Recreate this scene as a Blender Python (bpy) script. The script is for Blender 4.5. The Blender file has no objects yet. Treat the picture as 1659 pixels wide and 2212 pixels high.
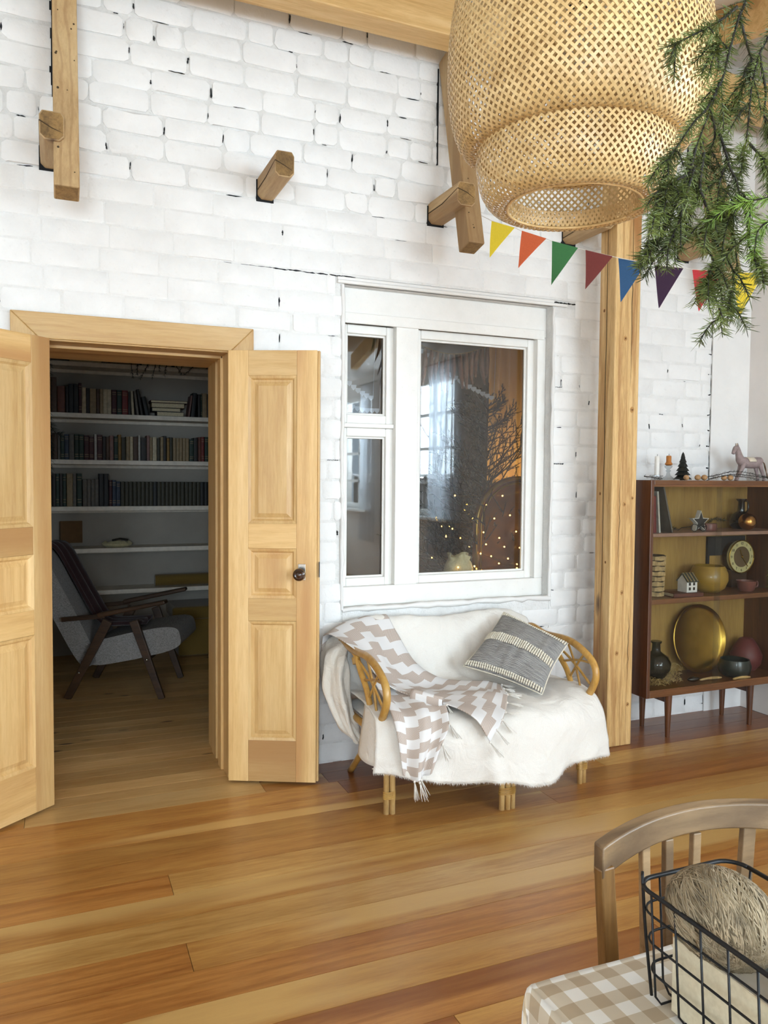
import bpy, math, random
from mathutils import Vector, Matrix, noise
random.seed(7)
S = bpy.context.scene
COL = S.collection
PI = math.pi
# ---------------------------------------------------------------- camera
cam_d = bpy.data.cameras.new('camera'); cam = bpy.data.objects.new('camera', cam_d); COL.objects.link(cam)
cam_d.sensor_fit = 'VERTICAL'; cam_d.sensor_height = 36.0; cam_d.lens = 1700.0 / 2212.0 * 36.0
cam_d.clip_start = 0.05
_yaw, _pitch, _roll = math.radians(22.66), math.radians(-2.56), math.radians(0.46)
F0 = Vector((math.sin(_yaw), math.cos(_yaw), 0)); R0 = Vector((math.cos(_yaw), -math.sin(_yaw), 0))
FW = F0 * math.cos(_pitch) + Vector((0, 0, 1)) * math.sin(_pitch); U0 = R0.cross(FW)
RT = R0 * math.cos(_roll) + U0 * math.sin(_roll); UP = RT.cross(FW)
cam.matrix_world = Matrix(((RT.x, UP.x, -FW.x, 0), (RT.y, UP.y, -FW.y, -3.65), (RT.z, UP.z, -FW.z, 1.42), (0, 0, 0, 1)))
S.camera = cam
# ---------------------------------------------------------------- light
W = bpy.data.worlds.new('world'); S.world = W; W.use_nodes = True
bg = W.node_tree.nodes['Background']; bg.inputs[0].default_value = (0.62, 0.82, 1.0, 1); bg.inputs[1].default_value = 1.4
def area(name, loc, rot, sx, sy, power, col=(1, 0.97, 0.93)):
    l = bpy.data.lights.new(name, 'AREA'); l.shape = 'RECTANGLE'; l.size = sx; l.size_y = sy; l.energy = power; l.color = col
    o = bpy.data.objects.new(name, l); COL.objects.link(o); o.location = loc; o.rotation_euler = rot
    return o
# daylight entering by the two windows of the right-hand wall plus two added fill lights in unseen openings behind the camera
for wy, ww, pw in ((-4.50, 2.2, 205), (-6.60, 1.6, 150)):
    area('daylight_side', (4.50, wy, 1.90), (math.radians(90), 0, math.radians(90)), ww, 2.2, pw, (0.71, 0.87, 1.0))
area('fill_front', (-1.2, -7.75, 1.65), (math.radians(90), 0, 0), 1.5, 1.6, 70, (0.71, 0.87, 1.0))
area('fill_front', (2.65, -7.75, 1.68), (math.radians(90), 0, 0), 2.4, 1.7, 60, (0.71, 0.87, 1.0))
S.view_settings.view_transform = 'Standard'; S.view_settings.look = 'None'
S.view_settings.exposure = 1.27; S.view_settings.gamma = 1.0; S.view_settings.use_curve_mapping = False

# ---------------------------------------------------------------- materials
MATS = {}
def lin(c):
    if isinstance(c, str):
        c = [int(c[i:i + 2], 16) / 255 for i in (0, 2, 4)]
        return tuple((x / 12.92 if x <= 0.04045 else ((x + 0.055) / 1.055) ** 2.4) for x in c) + (1,)
    return tuple(c) + (1,)
class NT:
    def __init__(s, name):
        s.m = bpy.data.materials.new(name); s.m.use_nodes = True; s.t = s.m.node_tree; s.n = s.t.nodes
        s.b = s.n['Principled BSDF']; MATS[name] = s.m
    def a(s, typ, **kw):
        n = s.n.new(typ)
        for k, v in kw.items():
            if k.startswith('i_'):
                key = k[2:]; key = int(key) if key.isdigit() else key
                n.inputs[key].default_value = v
            else: setattr(n, k, v)
        return n
    def l(s, a, b): s.t.links.new(a, b)
    def ramp(s, fac, stops):
        r = s.a('ShaderNodeValToRGB'); e = r.color_ramp.elements
        while len(e) < len(stops): e.new(0.5)
        for q, (p, c) in zip(e, stops): q.position = p; q.color = c
        s.l(fac, r.inputs[0]); return r.outputs[0]
    def mix(s, fac, a, b, mode='MIX'):
        m = s.a('ShaderNodeMix', data_type='RGBA', blend_type=mode)
        if hasattr(fac, 'is_linked') or not isinstance(fac, (int, float)): s.l(fac, m.inputs[0])
        else: m.inputs[0].default_value = fac
        for v, k in ((a, 6), (b, 7)):
            if isinstance(v, tuple): m.inputs[k].default_value = v
            else: s.l(v, m.inputs[k])
        return m.outputs[2]
    def math(s, op, a, b=0.0, c=None):
        m = s.a('ShaderNodeMath', operation=op)
        for v, k in ((a, 0), (b, 1), (c, 2)):
            if v is None: continue
            if isinstance(v, (int, float)): m.inputs[k].default_value = v
            else: s.l(v, m.inputs[k])
        return m.outputs[0]
    def bump(s, h, strength=0.3, dist=0.005):
        b = s.a('ShaderNodeBump'); b.inputs['Strength'].default_value = strength; b.inputs['Distance'].default_value = dist
        s.l(h, b.inputs['Height']); s.l(b.outputs[0], s.b.inputs['Normal'])
    def coords(s, scale=(1, 1, 1), rnd=True, kind='Object'):
        tc = s.a('ShaderNodeTexCoord'); mp = s.a('ShaderNodeMapping'); mp.inputs['Scale'].default_value = scale
        if rnd:
            oi = s.a('ShaderNodeObjectInfo'); mu = s.a('ShaderNodeVectorMath', operation='SCALE'); mu.inputs['Scale'].default_value = 23.0
            cb = s.a('ShaderNodeCombineXYZ')
            for i in range(3): s.l(oi.outputs['Random'], cb.inputs[i])
            s.l(cb.outputs[0], mu.inputs[0]); ad = s.a('ShaderNodeVectorMath', operation='ADD')
            s.l(tc.outputs[kind], ad.inputs[0]); s.l(mu.outputs[0], ad.inputs[1]); s.l(ad.outputs[0], mp.inputs[0])
        else: s.l(tc.outputs[kind], mp.inputs[0])
        return mp.outputs[0]
    def noise(s, vec, scale=5, detail=4, rough=0.55, dist=0.0):
        n = s.a('ShaderNodeTexNoise'); n.inputs['Scale'].default_value = scale; n.inputs['Detail'].default_value = detail
        n.inputs['Roughness'].default_value = rough; n.inputs['Distortion'].default_value = dist; s.l(vec, n.inputs['Vector']); return n.outputs[0]
def plain(name, col, rough=0.6, metal=0.0, nz=0.06, nscale=30, bump=0.0, trans=0.0, emit=None, es=0.0, spec=0.5, coat=0.0, sheen=0.0):
    m = NT(name); c = lin(col)
    v = m.coords(); n = m.noise(v, nscale, 4)
    lo = tuple(max(0, x * (1 - nz * 1.6)) for x in c[:3]) + (1,); hi = tuple(min(1, x * (1 + nz * 1.6)) for x in c[:3]) + (1,)
    m.l(m.ramp(n, [(0.3, lo), (0.7, hi)]), m.b.inputs['Base Color'])
    m.b.inputs['Roughness'].default_value = rough; m.b.inputs['Metallic'].default_value = metal
    m.b.inputs['Specular IOR Level'].default_value = spec
    if trans: m.b.inputs['Transmission Weight'].default_value = trans
    if coat: m.b.inputs['Coat Weight'].default_value = coat
    if sheen: m.b.inputs['Sheen Weight'].default_value = sheen
    if bump: m.bump(n, bump)
    if emit: m.b.inputs['Emission Color'].default_value = lin(emit); m.b.inputs['Emission Strength'].default_value = es
    return m.m
def wood(name, dark, mid, light, axis='X', rough=0.45, stretch=12, ringscale=6.0, knots=0.0, streak=0.5, coat=0.0, streakcol=None, streakpos=0.66, wave=0.0, wscale=9.0):
    m = NT(name); sc = [stretch, stretch, stretch]; k = 'XYZ'.index(axis); sc[k] = 1.0
    v = m.coords(tuple(sc))
    n1 = m.noise(v, ringscale / 6.0, 3, 0.5, 1.2); n2 = m.noise(v, ringscale * 1.6, 5, 0.7, 0.4); n3 = m.noise(v, 0.28 * ringscale / 6.0, 2, 0.5, 0.6)
    base = m.ramp(n1, [(0.28, lin(dark)), (0.5, lin(mid)), (0.72, lin(light))])
    base = m.mix(0.35, base, m.ramp(n2, [(0.35, lin(dark)), (0.6, lin(light))]), 'MIX')
    if streak:
        f = m.ramp(n3, [(streakpos - 0.06, (0, 0, 0, 1)), (streakpos, (streak,) * 3 + (1,))])
        base = m.mix(f, base, lin(streakcol or dark))
    if wave:
        sw = [1.0, 1.0, 1.0]; sw[k] = 0.10; wt = m.a('ShaderNodeTexWave'); wt.wave_type = 'BANDS'; wt.bands_direction = 'Y' if axis == 'X' else 'X'
        for kk, vv in (('Scale', wscale), ('Distortion', 7.0), ('Detail', 2.0), ('Detail Scale', 1.3)): wt.inputs[kk].default_value = vv
        m.l(m.coords(tuple(sw)), wt.inputs['Vector'])
        base = m.mix(m.ramp(wt.outputs['Fac'], [(0.0, (wave,) * 3 + (1,)), (0.28, (0, 0, 0, 1))]), base, lin(streakcol or dark))
    oi = m.a('ShaderNodeObjectInfo')
    hs = m.a('ShaderNodeHueSaturation'); m.l(base, hs.inputs['Color'])
    m.l(m.math('MULTIPLY_ADD', oi.outputs['Random'], 0.26, 0.87), hs.inputs['Value'])
    base = hs.outputs[0]
    if knots:
        sv = [3.2, 3.2, 3.2]; sv[k] = 1.1
        vk = m.coords(tuple(sv)); vo = m.a('ShaderNodeTexVoronoi'); vo.inputs['Scale'].default_value = knots; m.l(vk, vo.inputs['Vector'])
        wn = m.a('ShaderNodeTexNoise'); wn.inputs['Scale'].default_value = 14; m.l(vk, wn.inputs['Vector'])
        d = m.math('ADD', vo.outputs['Distance'], m.math('MULTIPLY', wn.outputs[0], 0.08))
        f = m.ramp(d, [(0.10, (0.85, 0.85, 0.85, 1)), (0.17, (0, 0, 0, 1))])
        base = m.mix(f, base, lin('3c1d0c'))
    m.l(base, m.b.inputs['Base Color']); m.b.inputs['Roughness'].default_value = rough
    if coat: m.b.inputs['Coat Weight'].default_value = coat; m.b.inputs['Coat Roughness'].default_value = 0.25
    m.bump(n2, 0.12, 0.002)
    return m.m
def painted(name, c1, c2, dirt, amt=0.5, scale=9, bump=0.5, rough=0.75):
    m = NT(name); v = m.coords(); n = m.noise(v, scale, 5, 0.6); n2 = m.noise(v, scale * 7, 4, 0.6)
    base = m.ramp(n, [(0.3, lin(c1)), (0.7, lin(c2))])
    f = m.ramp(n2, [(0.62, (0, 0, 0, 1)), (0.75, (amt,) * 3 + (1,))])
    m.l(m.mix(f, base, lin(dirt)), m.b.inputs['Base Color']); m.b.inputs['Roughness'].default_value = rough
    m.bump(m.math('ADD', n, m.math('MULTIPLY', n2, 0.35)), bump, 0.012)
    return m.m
def fabric(name, col, col2=None, scale=420, rough=0.95, bump=0.25, wrinkle=0.0):
    m = NT(name); v = m.coords((1, 1, 1), rnd=False); n = m.noise(v, 6, 3); n2 = m.noise(v, scale, 2)
    c = lin(col); c2 = lin(col2) if col2 else tuple(x * 0.86 for x in c[:3]) + (1,)
    b = m.mix(m.ramp(n2, [(0.35, (0, 0, 0, 1)), (0.65, (0.6, 0.6, 0.6, 1))]), c, c2)
    m.l(b, m.b.inputs['Base Color']); m.b.inputs['Roughness'].default_value = rough; m.b.inputs['Sheen Weight'].default_value = 0.2
    if wrinkle:
        n3 = m.noise(v, 9, 3, 0.5, 1.6); m.bump(m.math('ADD', m.math('MULTIPLY', n3, wrinkle), m.math('MULTIPLY', n2, 0.06)), 0.6, 0.03)
    else: m.bump(n2, bump, 0.002)
    return m.m
def sheer(name, col, transp=0.25):
    m = NT(name); tl = m.a('ShaderNodeBsdfTranslucent'); tl.inputs[0].default_value = lin(col); df = m.a('ShaderNodeBsdfDiffuse'); df.inputs[0].default_value = lin(col)
    tr = m.a('ShaderNodeBsdfTransparent'); a = m.a('ShaderNodeMixShader'); a.inputs[0].default_value = 0.45; m.l(tl.outputs[0], a.inputs[1]); m.l(df.outputs[0], a.inputs[2])
    n = m.noise(m.coords((400, 400, 400), rnd=False), 1.0, 1); b = m.a('ShaderNodeMixShader'); m.l(m.math('MULTIPLY', n, transp * 2), b.inputs[0]); m.l(a.outputs[0], b.inputs[1]); m.l(tr.outputs[0], b.inputs[2])
    m.l(b.outputs[0], m.n['Material Output'].inputs[0]); return m.m
def glassy(name, tint=(1, 1, 1), refl=0.08, rough=0.02):
    m = NT(name); m.n.remove(m.b)
    tr = m.a('ShaderNodeBsdfTransparent'); tr.inputs[0].default_value = tuple(tint) + (1,)
    gl = m.a('ShaderNodeBsdfGlossy'); gl.inputs['Roughness'].default_value = rough
    fr = m.a('ShaderNodeLayerWeight'); fr.inputs['Blend'].default_value = 0.5
    mx = m.a('ShaderNodeMixShader'); f = m.math('MULTIPLY_ADD', m.math('POWER', fr.outputs['Facing'], 5.0), 0.9, refl)
    m.l(f, mx.inputs[0]); m.l(tr.outputs[0], mx.inputs[1]); m.l(gl.outputs[0], mx.inputs[2])
    m.l(mx.outputs[0], m.n['Material Output'].inputs[0]); return m.m

painted('brick_white', 'efedea', 'f8f6f3', 'dcd9d4', 0.35, 7, 0.45)
painted('mortar_white', 'e6e4e0', 'f2f0ed', 'cfccc7', 0.4, 14, 0.8)
painted('plaster_white', 'ece9e5', 'f5f2ee', 'e0ddd8', 0.2, 4, 0.2)
painted('plaster_pink', 'e6dfd9', 'eee7e1', 'ded7d0', 0.2, 4, 0.1)
painted('mortar_grey', 'dcdad6', 'ebe9e5', 'b9b6b0', 0.5, 14, 0.9)
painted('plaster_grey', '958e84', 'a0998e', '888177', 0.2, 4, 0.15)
painted('window_paint', 'f1eee8', 'f7f4ee', 'ddd8cf', 0.4, 12, 0.15, 0.45)
plain('crack_dark', '17191c', 0.95)
wood('floor_honey', '945c28', 'b0783a', 'c6944e', 'X', 0.32, 11, 6, 0, 0.75, 0.25, 'd3aa68', 0.60)
wood('floor_amber', '8e5220', 'ab6f33', 'bf8645', 'X', 0.32, 11, 6, 0, 0.7, 0.25, '7c4417', 0.63, 0.35, 5.0)
wood('floor_pale', '9c6a2e', 'b98848', 'cda564', 'X', 0.32, 11, 6, 0, 0.6, 0.25, 'a06c30', 0.62)
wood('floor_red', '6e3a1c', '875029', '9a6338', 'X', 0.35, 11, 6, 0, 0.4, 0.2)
wood('floor_knotty', 'b58848', 'cda266', 'deba80', 'X', 0.38, 9, 5, 2.4, 0.4, 0.15)
wood('floor_threshold', 'b98f55', 'cfa86c', 'dcba82', 'X', 0.38, 9, 5, 0, 0.2, 0.15)
wood('pine_v', 'c2955b', 'd6ae70', 'e3c088', 'Z', 0.45, 14, 4, 0, 0.8, 0.1, 'b58450', 0.635)
wood('pine_h', 'c2955b', 'd4ab6c', 'e0bb82', 'X', 0.45, 14, 4, 0, 0.8, 0.1, 'b58450', 0.62)
wood('timber_v', '9c6c38', 'cfa86c', 'dfbd85', 'Z', 0.55, 16, 8, 1.5, 0.9, 0.0, '9c6a38', 0.60, 0.45, 7.0)
wood('timber_h', 'bf9458', 'd6ae72', 'e3c28a', 'X', 0.55, 16, 7, 0, 0.6, 0.0, 'a87a44', 0.60)
wood('old_timber', 'a08058', 'b8966a', 'c8aa7e', 'Y', 0.7, 10, 6, 1.4, 0.5, 0.0, '7d5730', 0.62)
wood('old_timber_z', 'a4845a', 'bc9a6c', 'ccae80', 'Z', 0.7, 10, 6, 1.2, 0.5, 0.0, '8d673e', 0.62, 0.35, 8.0)
wood('end_grain', '5a4428', '8a6a40', 'a8844f', 'X', 0.85, 1, 60, 0, 0.3)
wood('teak_v', '3a1d0c', '56301a', '6b4022', 'Z', 0.4, 14, 6, 0, 0.5, 0.3)
wood('teak_h', '5a3417', '774a24', '8a5a30', 'X', 0.4, 14, 6, 0, 0.4, 0.3)
wood('veneer_back', '8d6a35', 'a5803f', 'b9954f', 'Z', 0.6, 10, 5, 0, 0.7, 0.0, '7d5a2a', 0.58)
wood('rattan', 'a5752f', 'bf8f45', 'd0a558', 'Z', 0.35, 3, 14, 0, 0.3, 0.3)
wood('rattan_pale', 'b98f50', 'd2ab6c', 'dfbd84', 'Z', 0.5, 3, 20, 0, 0.3)
wood('bamboo', 'c09a60', 'dcb87c', 'f0d29a', 'Z', 0.45, 1, 60, 0, 0.2, 0.15)
wood('chair_grey_wood', '6f5538', '8f7350', 'a88a66', 'X', 0.5, 5, 8, 0, 0.6, 0.1, '55402c', 0.62, 0.6, 5.0)
wood('chair_brown_wood', '5c3d1c', '7a5528', '8f6a38', 'Z', 0.45, 12, 6, 0, 0.4, 0.15)
wood('walnut', '2a1a0e', '3f2a18', '533821', 'X', 0.5, 10, 6, 0, 0.4)
fabric('linen_cream', 'f2ede5', 'e8e1d6', wrinkle=0.55); fabric('linen_bunch', 'ebe4d9', 'ddd4c6', wrinkle=1.0)
fabric('fringe_white', 'efe9e0', 'd8d0c4', 80); fabric('band_cream', 'ece4d2', 'd4c9b2', 120)
fabric('throw_maroon', '35191a', '241011', 200, 0.95, 0.8); fabric('box_mustard', '7a6026', '5f4a1c')
fabric('kraft', 'c9bda0', 'b5a98c', 60); fabric('liner_cream', 'ddd0b2', 'cbbd9d', 120); fabric('paper_white', 'efeae0', 'e5dfd3', 60)
sheer('curtain_white', 'e4e8ee'); fabric('curtain_gold', 'd8b070', 'c89c58'); fabric('lace', 'd8dce2', 'c2c8d0'); fabric('raffia', 'b59a62', '8d7340', 60)
fabric('pouch_knit', 'c9bf96', 'aea37a', 90, 0.95, 0.8); fabric('leaf_dry', '8a6450', '6b4a3a', 60)
plain('iron_black', '16171a', 0.45, 0.3); plain('chrome', 'b8b6b0', 0.25, 1.0); plain('knob_brown', '3a2114', 0.2, 0.0, 0.3, 60, coat=0.6)
plain('brass', 'a8883c', 0.28, 1.0, 0.1, 12); plain('gold_ball', 'b8884a', 0.22, 1.0, 0.15, 60)
plain('snow', 'f2f4f8', 0.9); plain('fence_dark', '6a6460', 0.9); plain('bark', '3a2c20', 0.9, nz=0.3); plain('bark_dark', '2a2620', 0.9, nz=0.3)
plain('needle_green', '59642f', 0.55, nz=0.5, nscale=14); plain('needle_bright', '76943a', 0.5, nz=0.4, nscale=14); plain('needle_dark', '20281f', 0.8, nz=0.4)
plain('tree_black', '14160f', 0.6); plain('wax_white', 'ece8e0', 0.5); plain('wax_orange', 'b5702e', 0.5)
plain('egg', 'b58a5c', 0.55, nz=0.15, nscale=60); plain('horse_mauve', '9a8784', 0.7, nz=0.12, nscale=50); plain('horse_cream', 'd6c9b4', 0.8)
plain('horse_tail', '8a6e58', 0.9, nz=0.3, nscale=80)
plain('ceramic_mustard', 'a5822c', 0.35, coat=0.3); plain('ceramic_white', 'e2e0da', 0.4); plain('ceramic_roof', '3a3a2c', 0.6)
plain('ceramic_pink', '7a4a40', 0.4); plain('ceramic_darkgreen', '1f2a26', 0.3, coat=0.4); plain('ceramic_red', '6e3230', 0.45); plain('ceramic_black', '15110f', 0.2, coat=0.5)
plain('star_dark', '2c2a28', 0.8); plain('basket_bark', 'b59a6c', 0.85, nz=0.2, nscale=40); plain('birch_dark', '4a3a24', 0.9); plain('knot_brown', 'b58850', 0.7, nz=0.25, nscale=120); plain('knot_dark', '80552c', 0.8, nz=0.3, nscale=150)
plain('clock_cream', 'cfc38a', 0.4); plain('clock_brown', '6a5638', 0.45); plain('ink', '2a2214', 0.8)
plain('shelf_white', 'e0d6c6', 0.5); plain('shelf_pink', '9a7866', 0.5); plain('page', 'cfc2a2', 0.9, nz=0.15, nscale=200)
plain('lamp_socket', '101010', 0.5); plain('bulb', 'e8e4dc', 0.3); plain('headboard_gloss', '7a4a12', 0.34, 0.0, 0.35, 4, coat=0.15)
plain('fairy_light', 'ffd27a', 0.4, emit='ffc860', es=4.0); plain('wire_copper', '8a6a3a', 0.4, 0.8)
plain('cup_blue', 'a9bcc6', 0.4); plain('yarn', '76674f', 0.95, nz=0.45, nscale=18, bump=0.8); plain('yarn_light', '93836a', 0.95, nz=0.3, nscale=40)
plain('orange_card', '6b4c2a', 0.8)
glassy('glass', (0.93, 0.94, 0.94), 0.06); glassy('glass_cabinet', (0.90, 0.90, 0.88), 0.02); glassy('glass_green', (0.20, 0.24, 0.19), 0.05); glassy('glass_clear', (0.82, 0.84, 0.85), 0.10)
m_ = NT('upholstery_grey'); v_ = m_.coords((60, 60, 420), rnd=False); n_ = m_.noise(v_, 2.2, 3)
m_.l(m_.ramp(n_, [(0.35, lin('5f5c5a')), (0.6, lin('a39f9b'))]), m_.b.inputs['Base Color']); m_.b.inputs['Roughness'].default_value = 0.95
# gingham cloth: checks woven in object space
m_ = NT('gingham'); tc = m_.a('ShaderNodeTexCoord'); sp = m_.a('ShaderNodeSeparateXYZ'); m_.l(tc.outputs['UV'], sp.inputs[0])
def _st(o): return m_.math('GREATER_THAN', m_.math('FRACT', m_.math('MULTIPLY', o, 1.0)), 0.5)
s1, s2 = _st(sp.outputs[0]), _st(sp.outputs[1])
m_.l(m_.ramp(m_.math('MULTIPLY', m_.math('ADD', s1, s2), 0.5), [(0.1, lin('e6e2da')), (0.5, lin('c9bba4')), (0.9, lin('b09c80'))]), m_.b.inputs['Base Color']); m_.b.inputs['Roughness'].default_value = 0.9
m_.b.inputs['Sheen Weight'].default_value = 0.1
# striped cushion cover (stripes run across v), and zigzag blanket
m_ = NT('cushion_stripe'); tc = m_.a('ShaderNodeTexCoord'); sp = m_.a('ShaderNodeSeparateXYZ'); m_.l(tc.outputs['UV'], sp.inputs[0])
nz_ = m_.noise(tc.outputs['UV'], 30, 3); w_ = m_.math('SINE', m_.math('ADD', m_.math('MULTIPLY', sp.outputs[1], 300.0), m_.math('MULTIPLY', nz_, 7.0)))
cb_ = m_.a('ShaderNodeMapping'); cb_.inputs['Scale'].default_value = (6, 120, 1); m_.l(tc.outputs['UV'], cb_.inputs[0]); n2_ = m_.noise(cb_.outputs[0], 1.0, 3)
base_ = m_.ramp(w_, [(0.2, lin('716f6e')), (0.8, lin('bdbab6'))])
m_.l(m_.mix(0.55, base_, m_.ramp(n2_, [(0.35, lin('5b5a5c')), (0.65, lin('c4c0ba'))])), m_.b.inputs['Base Color']); m_.b.inputs['Roughness'].default_value = 0.95
m_.bump(w_, 0.4, 0.002)
m_ = NT('blanket_zigzag'); tc = m_.a('ShaderNodeTexCoord'); sp = m_.a('ShaderNodeSeparateXYZ'); m_.l(tc.outputs['UV'], sp.inputs[0])
# stepped chevrons: every column of the weave is shifted, giving blocks of beige twill on white
col_ = m_.math('FLOOR', m_.math('MULTIPLY', sp.outputs[0], 5.0)); par_ = m_.math('PINGPONG', col_, 2.0)
blk_ = m_.math('FRACT', m_.math('ADD', m_.math('MULTIPLY', sp.outputs[1], 4.6), m_.math('MULTIPLY', par_, 0.28)))
fl_ = m_.math('LESS_THAN', blk_, 0.52)
tw_ = m_.math('SINE', m_.math('MULTIPLY', m_.math('ADD', m_.math('MULTIPLY', sp.outputs[1], 2.0), m_.math('MULTIPLY', m_.math('PINGPONG', m_.math('MULTIPLY', sp.outputs[0], 5.0), 1.0), 0.5)), 150.0))
be_ = m_.ramp(tw_, [(0.2, lin('b8a597')), (0.9, lin('dcd2ca'))])
m_.l(m_.mix(fl_, lin('e9e6e4'), be_), m_.b.inputs['Base Color']); m_.b.inputs['Roughness'].default_value = 0.95
FLAGCOL = ['f0d535', 'd9663a', '3c7a45', '7a3530', '2f5a86', '3a1f3c', 'c9373f', 'f2d63c']
FLAGNAME = ['yellow', 'orange', 'green', 'dark red', 'blue', 'purple', 'crimson', 'yellow']
for i, c in enumerate(FLAGCOL): fabric('felt_%d' % i, c, None, 200)

# ---------------------------------------------------------------- mesh helpers
class MB:
    def __init__(s): s.v = []; s.f = []; s.uv = []; s.mi = []
    def add(s, vs, fs, uvs=None, mi=0):
        o = len(s.v); s.v += [tuple(v) for v in vs]
        for k, f in enumerate(fs):
            s.f.append(tuple(i + o for i in f)); s.mi.append(mi)
            s.uv.append([uvs[i] for i in f] if uvs else [(0, 0)] * len(f))
        return s
    def box(s, x0, x1, y0, y1, z0, z1, mi=0):
        return s.add([(x0, y0, z0), (x1, y0, z0), (x1, y1, z0), (x0, y1, z0), (x0, y0, z1), (x1, y0, z1), (x1, y1, z1), (x0, y1, z1)],
                     [(0, 3, 2, 1), (4, 5, 6, 7), (0, 1, 5, 4), (1, 2, 6, 5), (2, 3, 7, 6), (3, 0, 4, 7)], None, mi)
    def hexa(s, p, mi=0):
        return s.add(p, [(0, 3, 2, 1), (4, 5, 6, 7), (0, 1, 5, 4), (1, 2, 6, 5), (2, 3, 7, 6), (3, 0, 4, 7)], None, mi)
    def bar(s, a, b, w, h, up=(0, 0, 1), w2=None, h2=None, mi=0):
        a, b = Vector(a), Vector(b); d = (b - a).normalized(); u = Vector(up)
        sd = d.cross(u)
        if sd.length < 1e-4: sd = d.cross(Vector((0, 1, 0)))
        sd.normalize(); u = sd.cross(d).normalized(); w2 = w if w2 is None else w2; h2 = h if h2 is None else h2
        vs = []
        for p, ww, hh in ((a, w, h), (b, w2, h2)):
            for sx, sy in ((-1, -1), (1, -1), (1, 1), (-1, 1)): vs.append(p + sd * sx * ww / 2 + u * sy * hh / 2)
        return s.hexa(vs, mi)
    def tube(s, path, r, n=8, mi=0, caps=True, uvs=False):
        P = [Vector(p) for p in path]; m = len(P); rs = r if isinstance(r, (list, tuple)) else [r] * m
        up = None; vs = []
        for i in range(m):
            d = (P[min(i + 1, m - 1)] - P[max(i - 1, 0)])
            d = d.normalized() if d.length > 1e-9 else Vector((0, 0, 1))
            if up is None:
                up = d.orthogonal().normalized()
            else:
                up = (up - d * up.dot(d))
                up = up.normalized() if up.length > 1e-6 else d.orthogonal().normalized()
            sd = d.cross(up)
            for k in range(n):
                a = 2 * PI * k / n; vs.append(P[i] + (up * math.cos(a) + sd * math.sin(a)) * rs[i])
        fs = [(i * n + k, i * n + (k + 1) % n, (i + 1) * n + (k + 1) % n, (i + 1) * n + k) for i in range(m - 1) for k in range(n)]
        if caps: fs += [tuple(range(n))[::-1], tuple((m - 1) * n + k for k in range(n))]
        return s.add(vs, fs, None, mi)
    def lathe(s, prof, c=(0, 0, 0), n=24, mi=0, sx=1, sy=1):
        m = len(prof); vs = [(c[0] + r * math.cos(2 * PI * k / n) * sx, c[1] + r * math.sin(2 * PI * k / n) * sy, c[2] + z) for r, z in prof for k in range(n)]
        fs = [(i * n + k, i * n + (k + 1) % n, (i + 1) * n + (k + 1) % n, (i + 1) * n + k) for i in range(m - 1) for k in range(n)]
        if prof[0][0] > 1e-5: fs.append(tuple(range(n))[::-1])
        if prof[-1][0] > 1e-5: fs.append(tuple((m - 1) * n + k for k in range(n)))
        return s.add(vs, fs, None, mi)
    def ball(s, c, r, n=10, m=7, sx=1, sy=1, sz=1, mi=0):
        return s.lathe([(max(1e-6, r * math.sin(PI * i / m)), -r * math.cos(PI * i / m) * sz) for i in range(m + 1)], c, n, mi, sx, sy)
    def prism(s, poly, a, b, axis='Y', mi=0):
        n = len(poly)
        def P(p, t): return (p[0], t, p[1]) if axis == 'Y' else ((t, p[0], p[1]) if axis == 'X' else (p[0], p[1], t))
        vs = [P(p, a) for p in poly] + [P(p, b) for p in poly]
        fs = [tuple(range(n)), tuple(range(2 * n - 1, n - 1, -1))] + [(i, i + n, (i + 1) % n + n, (i + 1) % n) for i in range(n)]
        return s.add(vs, fs, None, mi)
    def grid(s, fn, nu, nv, us=1.0, vs_=1.0, mi=0, thick=0.0):
        V = []; U = []
        for j in range(nv + 1):
            for i in range(nu + 1):
                V.append(fn(i / nu, j / nv)); U.append((i / nu * us, j / nv * vs_))
        fs = [(j * (nu + 1) + i, j * (nu + 1) + i + 1, (j + 1) * (nu + 1) + i + 1, (j + 1) * (nu + 1) + i) for j in range(nv) for i in range(nu)]
        return s.add(V, fs, U, mi)
    def xform(s, M, start=0):
        s.v = s.v[:start] + [tuple(M @ Vector(v)) for v in s.v[start:]]; return s
    def mesh(s, name, mats, origin=(0, 0, 0), smooth=None):
        me = bpy.data.meshes.new(name)
        me.from_pydata([(v[0] - origin[0], v[1] - origin[1], v[2] - origin[2]) for v in s.v], [], s.f)
        uvl = me.uv_layers.new(name='UVMap')
        flat = []
        for u in s.uv:
            for c in u: flat += [c[0], c[1]]
        uvl.data.foreach_set('uv', flat)
        for mt in (mats if isinstance(mats, (list, tuple)) else [mats]): me.materials.append(MATS[mt])
        if any(s.mi): me.polygons.foreach_set('material_index', s.mi)
        if smooth is not None:
            me.polygons.foreach_set('use_smooth', [True] * len(me.polygons))
            if smooth < 179: me.set_sharp_from_angle(angle=math.radians(smooth))
        me.validate(); me.update()
        return me
ORG = {}
def link(name, me, parent=None, loc=None):
    o = bpy.data.objects.new(name, me); COL.objects.link(o)
    if parent: o.parent = parent
    if loc is not None: o.location = loc
    return o
def org(o): return ORG.get(o.name, (0, 0, 0))
def part(name, mb, mat, parent, smooth=None, bev=0, solid=0, sub=0, kind=None):
    """mesh given in the thing's world (or, for turned things, local) frame"""
    og = org(parent); o = link(name, mb.mesh(name, mat, og, smooth), parent); ORG[o.name] = og
    mods(o, bev, solid, sub)
    if kind: o['kind'] = kind
    return o
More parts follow.
